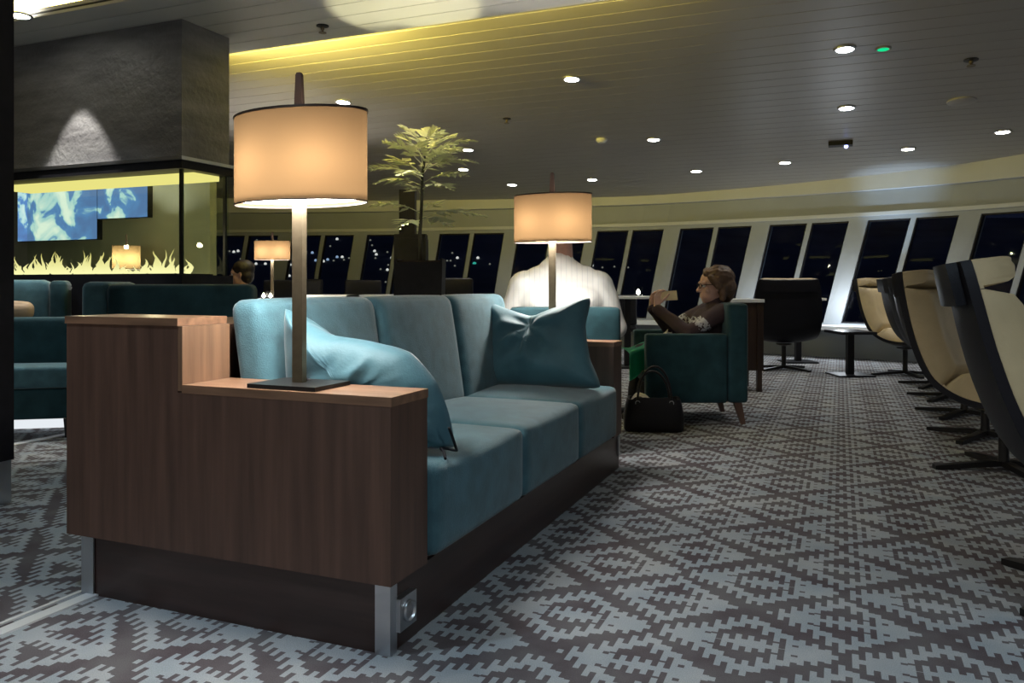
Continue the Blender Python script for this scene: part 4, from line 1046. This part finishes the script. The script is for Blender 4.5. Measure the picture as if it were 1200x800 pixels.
for a_ in mf: skin_obj('shoe', [(a_+V3(-0.01, 0, -0.045), 0.046, a_+V3(0.17, 0, -0.052), 0.038)], 'leather', mn, 0.011, 4)
skin_obj('hair', [(mHC+V3(-0.03, 0, 0.060), (0.122, 0.104, 0.102), (0, 0.2, 0)), (mHC+V3(-0.062, 0, 0.0), (0.078, 0.098, 0.095), (0, 0, 0))], 'hair_grey', mn, 0.009, 3, 0.004, 40)
eyes(mn, mHC, 1.12)

# -- far guest at the left, in profile
YG = 8.0
fg = thing('person', 'person in dark clothes far behind, beside the fireplace glass', 'person', Vector(((284-600)/FPX*YG, YG, 0)), R(190))
gHC = V3(0.02, 0, 1.115)
gt = [(V3(-0.05, 0.07, 0.55), 0.12, V3(-0.05, -0.07, 0.55), 0.12), (V3(-0.05, 0, 0.55), 0.13, V3(-0.04, 0, 0.80), 0.12), (V3(-0.04, 0.12, 0.88), 0.075, V3(-0.04, -0.12, 0.88), 0.075)]
ga = []; gh = []; gl = []
for s_ in (-1, 1):
    sh_, el_, wr_ = V3(-0.04, s_*0.19, 0.87), V3(0.03, s_*0.23, 0.62), V3(0.24, s_*0.14, 0.62)
    ga += [(sh_, 0.06, el_, 0.045), (el_, 0.043, wr_, 0.03)]; gh += hand_parts(wr_, V3(1, -0.3*s_, 0.1), V3(0, 0, -1), V3(0, -s_, 0), 0.4)
    gl += [(V3(-0.02, s_*0.09, 0.52), 0.09, V3(0.40, s_*0.1, 0.52), 0.062), (V3(0.40, s_*0.1, 0.52), 0.058, V3(0.40, s_*0.1, 0.06), 0.042), (V3(0.40, s_*0.1, 0.045), 0.04, V3(0.54, s_*0.1, 0.04), 0.03)]
skin_obj('body', gt+ga+gh+gl+head_parts(gHC, 1.0)+[(V3(-0.03, 0, 0.9), 0.055, V3(0, 0, 1.05), 0.05)], 'skin', fg, 0.010, 3)
skin_obj('jacket', grow(gt, 0.015)+grow(ga, 0.014), 'maroon', fg, 0.013, 5)
skin_obj('trousers', grow(gl, 0.010), 'dark_cloth', fg, 0.014, 4)
skin_obj('hair', [(gHC+V3(-0.032, 0, 0.058), (0.112, 0.097, 0.094), (0, 0.25, 0)), (gHC+V3(-0.065, 0, -0.01), (0.07, 0.092, 0.085), (0, 0, 0))], 'hair_dark', fg, 0.010, 3)
eyes(fg, gHC)
t = thing('stool', 'dark stool under the far guest beside the fireplace', 'stool', Vector(((284-600)/FPX*YG, YG, 0)), R(190))
obj('seat', box((-0.20, -0.20, 0.36), (0.20, 0.20, 0.415)), 'black', t, bevel=0.02)
for x in (-1, 1):
    for y in (-1, 1): obj('leg', box((x*0.17-0.018, y*0.17-0.018, 0), (x*0.17+0.018, y*0.17+0.018, 0.36)), 'black', t)

# ------------------------------------------------------------------ handbag, green cloth
bgp = F(769, 507)
hb = thing('handbag', 'black leather handbag with loop handles on the carpet by the armchair', 'handbag', Vector((bgp.x, bgp.y+0.10, 0)), R(-4))
def bagf(i):
    pass
bm = bmesh.new(); rings = []
for z, hx, hy in ((0.0, 0.195, 0.085), (0.012, 0.205, 0.092), (0.10, 0.207, 0.090), (0.185, 0.192, 0.070), (0.225, 0.180, 0.060)):
    rings.append([bm.verts.new((hx*math.copysign(abs(math.cos(a))**0.45, math.cos(a)), hy*math.copysign(abs(math.sin(a))**0.45, math.sin(a)), z + 0.008*math.sin(3*a))) if z > 0.02 else bm.verts.new((hx*math.copysign(abs(math.cos(a))**0.45, math.cos(a)), hy*math.copysign(abs(math.sin(a))**0.45, math.sin(a)), z)) for a in [2*math.pi*(k+0.5)/28 for k in range(28)]])
for A, B in zip(rings, rings[1:]):
    for k in range(28): bm.faces.new((A[k], A[(k+1) % 28], B[(k+1) % 28], B[k]))
bm.faces.new(rings[0][::-1])
inn = [bm.verts.new((v.co.x*0.93, v.co.y*0.88, v.co.z-0.002)) for v in rings[-1]]; fl_ = [bm.verts.new((v.co.x*0.88, v.co.y*0.8, 0.15)) for v in rings[-1]]
for k in range(28):
    bm.faces.new((rings[-1][k], rings[-1][(k+1) % 28], inn[(k+1) % 28], inn[k])); bm.faces.new((inn[k], inn[(k+1) % 28], fl_[(k+1) % 28], fl_[k]))
bm.faces.new(fl_)
obj('body', bm, 'leather', hb, smooth=50)
for y, lean, top in ((-0.056, -0.02, 0.45), (0.056, 0.03, 0.40)):
    pts = [V3(0.115*math.cos(a), y + lean*math.sin(a), 0.20 + (top-0.20)*math.sin(a)) for a in [math.pi*i/16 for i in range(17)]]
    hd = obj('handle', tube(pts, 0.008, 8), 'leather', hb, smooth=True)
    for sx in (-1, 1): obj('ring', tube([V3(sx*0.115 + 0.015*math.cos(a), y-0.008*(1 if y < 0 else -1), 0.197+0.015*math.sin(a)) for a in [i*math.pi/6 for i in range(13)]], 0.003, 5, None, False), 'steel', hd, smooth=True)
bm = grid(lambda u, v: V3(-0.155+0.15*u, -0.035+0.07*v, 0.205+0.055*math.sin(math.pi*u**0.7)*(0.6+0.4*math.sin(v*3))+0.01*noise.noise(V3(u*5, v*5, 2))), 12, 8)
bmesh.ops.solidify(bm, geom=bm.faces[:], thickness=0.006)
tag(obj('paper_tissue', bm, 'tissue', loc=hb.location, rot=(0, 0, R(-4)), smooth=True), 'crumpled white tissue sticking out of the black handbag', 'tissue')
# green cloth over the lap
bpy.context.view_layer.update()
def clothf(u, v):
    # u along the lap from the armrest to the knee, v across then hanging over the near side
    x = 0.30 + 0.27*u; 
    if v < 0.55: y = -0.16 + 0.36*(v/0.55); z = 0.568 - 0.05*u
    else: y = 0.20 + 0.012*math.sin(u*9); z = 0.565 - 0.05*u - 0.20*((v-0.55)/0.45)*(0.35+0.65*u)
    z += 0.012*math.sin(u*7+v*5)
    return V3(x, y, z)
bm = grid(clothf, 16, 18); bmesh.ops.solidify(bm, geom=bm.faces[:], thickness=0.006)
tag(obj('green_cloth', bm, 'green_cloth', loc=wm.location, rot=(0, 0, R(186)), smooth=True), 'bright green cloth draped over the knees of the seated woman', 'cloth')
o = obj('scarf', pillow(0.055, 0.04, 0.022, 8, None, 12, 0.02), 'tissue', smooth=True); o.matrix_world = wm.matrix_world @ Matrix.Translation((0.245, 0.13, 0.622)) @ Euler((0, R(-25), 0)).to_matrix().to_4x4()
tag(o, 'crumpled pale handkerchief lying in the lap beside the green cloth', 'handkerchief')

# ------------------------------------------------------------------ swivel lounge chairs by the windows
PROF = [(-0.440, 1.075), (-0.425, 0.99), (-0.385, 0.80), (-0.330, 0.62), (-0.255, 0.475), (-0.130, 0.385), (0.02, 0.350), (0.18, 0.362), (0.33, 0.395)]
def prof(u):
    f = u*(len(PROF)-1); i = min(int(f), len(PROF)-2); t = f-i
    P_ = [Vector(q) for q in ([PROF[0]] + PROF + [PROF[-1]])][i:i+4]
    p0, p1, p2, p3 = P_
    return 0.5*((2*p1) + (p2-p0)*t + (2*p0-5*p1+4*p2-p3)*t*t + (3*p1-p0-3*p2+p3)*t**3)
def shell_p(u, v, wsc=1.0, wing=0.30):
    p = prof(u); e = 0.012; d = (prof(min(1, u+e)) - prof(max(0, u-e))).normalized(); n = Vector((-d.y, d.x)) * 1.0
    if n.dot(Vector((1, 1))) < 0: n = -n
    y = (v-0.5)*2; hw = (0.315 + 0.065*math.sin(math.pi*min(1, u*1.25)))*wsc
    lift = wing*(0.10 + 0.05*math.sin(math.pi*u))*abs(y)**2.4
    q = p + n*lift
    return Vector((q.x, y*hw, q.y)), Vector((n.x, -math.copysign(1, y)*0.55*abs(y)**1.5*wing, n.y)).normalized()
def make_swivel(label, loc, rotz):
    t = thing('swivel_chair', label, 'chair', loc, rotz, 'black and cream swivel lounge chairs')
    bm = slab_surface(lambda u, v: shell_p(u, v)[0], lambda u, v: shell_p(u, v)[1], 24, 16, lambda u, v: -0.030, lambda u, v: 0.0)
    obj('shell', bm, 'black_shell', t, smooth=50)
    def cush(u0, u1, th, name, over=0.0):
        f = lambda u, v: shell_p(u0+(u1-u0)*u, v, 0.985)[0]
        n = lambda u, v: shell_p(u0+(u1-u0)*u, v, 0.985)[1]
        def t1(u, v):
            e = max(0, (1-abs(2*u-1)**6))**0.4 * max(0, (1-abs(2*v-1)**10))**0.4
            return 0.012 + th*e + 0.006*noise.noise(V3(u*4, v*4, u0*9))*e
        obj(name, slab_surface(f, n, 18, 18, lambda u, v: 0.001, t1), 'cream', t, smooth=60)
    cush(0.0, 0.13, 0.12, 'headrest_cushion'); cush(0.132, 0.545, 0.13, 'back_cushion'); cush(0.548, 1.0, 0.14, 'seat_cushion')
    # black head support clamped over the back of the shell
    bm = slab_surface(lambda u, v: shell_p(-0.0+0.16*u, 0.06+0.88*v, 1.0)[0], lambda u, v: shell_p(0.16*u, 0.06+0.88*v)[1], 5, 10, lambda u, v: -0.062, lambda u, v: -0.0305)
    obj('head_support', bm, 'black_shell', t, smooth=50)
    obj('pedestal', lathe([(0, 0.045), (0.030, 0.045), (0.026, 0.08), (0.026, 0.28), (0.09, 0.300), (0.09, 0.312), (0, 0.312)], 16), 'black_metal', t, smooth=40)
    for k in range(4):
        a = R(45+90*k) 
        bm = prism([(0.0, 0.045), (0.0, 0.022), (0.34, 0.0), (0.37, 0.0), (0.37, 0.022), (0.06, 0.050)], -0.022, 0.022, 'y')
        bmesh.ops.rotate(bm, verts=bm.verts, matrix=Matrix.Rotation(a, 3, 'Z'))
        obj('leg', bm, 'black_metal', t, smooth=False)
    return t
sw = make_swivel('cream and black swivel chair cut off by the right edge, nearest of the row', Vector((1.90, 2.52, 0)), R(-26))
row = [((2.68, 4.34), -48, 'cream swivel chair second in the row, its pale side turned to us'),
       ((3.12, 5.25), -8, 'black-backed swivel chair third in the row, just behind the second'),
       ((3.50, 6.16), -8, 'fourth swivel chair from the near end of the window row'),
       ((3.88, 7.06), -8, 'fifth swivel chair from the near end of the window row'),
       ((4.24, 7.95), -5, 'sixth swivel chair from the near end of the window row'),
       ((4.42, 8.95), -45, 'small far cream swivel chair beside the low window table'),
       ((3.26, 9.55), 78, 'lone black swivel chair seen from behind, facing the windows')]
for (x, y), a, lab in row: dup(sw, Vector((x, y, 0)), R(a), lab)

light('ledge_light', 'POINT', (4.42, 10.72, 0.72), 9, (0.86, 0.93, 1.0), 0.03)
light('ledge_uplight', 'SPOT', (4.62, 10.35, 0.6), 60, (0.55, 0.75, 1.0), 0.03, (5.15, 10.6, 2.4), 44, 1.0)
light('ledge_light', 'POINT', (3.55, 11.45, 0.70), 3, (0.86, 0.93, 1.0), 0.03)

# ------------------------------------------------------------------ tables, far chairs, lamps, candles
def table(name, label, px, Y, w, d, h, topm='white', leg='black', style='pedestal', rot=0, group=None):
    t = thing(name, label, 'table', Vector(((px-600)/FPX*Y, Y, 0)), rot, group)
    obj('table_top', box((-w/2, -d/2, h-0.03), (w/2, d/2, h)), topm, t, bevel=0.006)
    if style == 'pedestal':
        obj('column', box((-0.035, -0.035, 0.02), (0.035, 0.035, h-0.031)), leg, t, bevel=0.005)
        obj('foot', box((-0.2, -0.2, 0), (0.2, 0.2, 0.019)), leg, t, bevel=0.004)
    else:
        for x in (-1, 1):
            for y in (-1, 1): obj('leg', box((x*(w/2-0.04)-0.022, y*(d/2-0.04)-0.022, 0), (x*(w/2-0.04)+0.022, y*(d/2-0.04)+0.022, h-0.031)), leg, t, bevel=0.003)
    return t
tg = 'small lounge tables'
table('side_table', 'white topped table under the small far lamp', 318, 9.0, 1.5, 0.7, 0.855, group=tg)
table('side_table', 'narrow white table left of the dark far chair behind the sofa back', 390, 9.6, 0.75, 0.6, 0.895, group=tg)
table('side_table', 'white table right of the dark far chair, left of the planter', 444, 9.6, 0.65, 0.6, 0.895, group=tg)
table('side_table', 'white window table between the man in white and the woman', 735, 9.8, 0.72, 0.55, 0.875, group=tg)
t = table('side_table', 'dark cabinet table with a bright top edge behind the armchair', 866, 7.75, 0.34, 0.5, 0.875, 'white', 'dark_stain', 'legs', group=tg)
obj('side_panel', box((-0.14, -0.22, 0.20), (0.17, 0.22, 0.84)), 'dark_stain', t, bevel=0.004)
table('side_table', 'low black table beside the far cream swivel chair', 996, 8.9, 0.38, 0.5, 0.50, 'black', 'black', 'pedestal', group=tg)
table('side_table', 'white window table behind the lone black swivel chair', 935, 10.45, 0.6, 0.4, 0.845, group=tg)

def far_chair(px, py_top, Y, w, label, rot=0):
    h = W(px, py_top, Y).z
    t = thing('dining_chair', label, 'chair', Vector(((px-600)/FPX*Y, Y, 0)), R(rot), 'dark chairs along the far windows')
    obj('backrest', cushion((-w/2, -0.22, 0.47), (w/2, -0.14, h), 0.03, (0, 0, 0), 6), 'black', t, smooth=True)
    obj('seat', cushion((-w/2, -0.22, 0.38), (w/2, 0.25, 0.465), 0.03, (0, 0, 0), 6), 'black', t, smooth=True)
    for x in (-1, 1):
        for y in (-0.19, 0.21): obj('leg', box((x*(w/2-0.04)-0.018, y-0.018, 0), (x*(w/2-0.04)+0.018, y+0.018, 0.385)), 'black', t)
far_chair(336, 328, 10.6, 0.50, 'dark chair far behind, just right of the small far lamp')
far_chair(367, 327, 10.45, 0.34, 'dark chair far behind, right against the pole of the near lamp', 0)
far_chair(423, 328, 10.6, 0.48, 'dark chair with a pale right edge between two white tables', 20)
far_chair(533, 326, 9.6, 0.46, 'dark chair far behind, just right of the planter')
far_chair(718, 345, 10.9, 0.6, 'dark chair in front of the windows between the man and the woman')

lamp3 = dup(lamp1, Vector(((319-600)/FPX*8.9, 8.9, 0.857)), R(95), 'small far amber lamp on the white table at the left windows')
lamp3.scale = (0.86, 0.86, 0.80)
for ch in list(lamp3.children):
    if ch.name.startswith('cord'): bpy.data.objects.remove(ch)
for ch in list(lamp2.children):
    if ch.name.startswith('cord'): bpy.data.objects.remove(ch)
# added lamp and stand in place of a lamp reflection in the fireplace glass
g_ = UV(PU-0.40, 0, 0); r_ = ray(148, 335); kk = (PU-0.36)/(r_.x*DX+r_.y*DY); lp = r_*kk
bt = table('side_table', 'narrow black stand added under the lamp reflection behind the fireplace', 148, lp.y, 0.26, 0.26, 0.72, 'black', 'black', group=tg)
refl_lamp = dup(lamp3, Vector((lp.x, lp.y, 0.722)), R(90), 'amber lamp standing in for the reflection in the fireplace glass')
refl_lamp.scale = (0.62, 0.53, 0.78)

def candle(px, Y, z, label, s=1.0):
    t = thing('candle_glass', label, 'candle', Vector(((px-600)/FPX*Y, Y, z)), 0, 'tea lights on the tables')
    obj('glass', lathe([(0, 0.0), (0.034*s, 0.0), (0.042*s, 0.09*s), (0.040*s, 0.09*s), (0.032*s, 0.006), (0, 0.006)], 14), 'drink_glass', t, smooth=40)
    obj('flame', lathe([(0, 0.012), (0.018*s, 0.025*s), (0.020*s, 0.04*s), (0.008*s, 0.062*s), (0, 0.07*s)], 8), 'candle', t, smooth=True)
candle(309, 8.75, 0.856, 'left tea light glass on the table under the small far lamp')
candle(317, 8.72, 0.856, 'right tea light glass on the table under the small far lamp')
candle(748, 9.75, 0.876, 'tea light glowing on the window table beside the raised phone', 1.3)
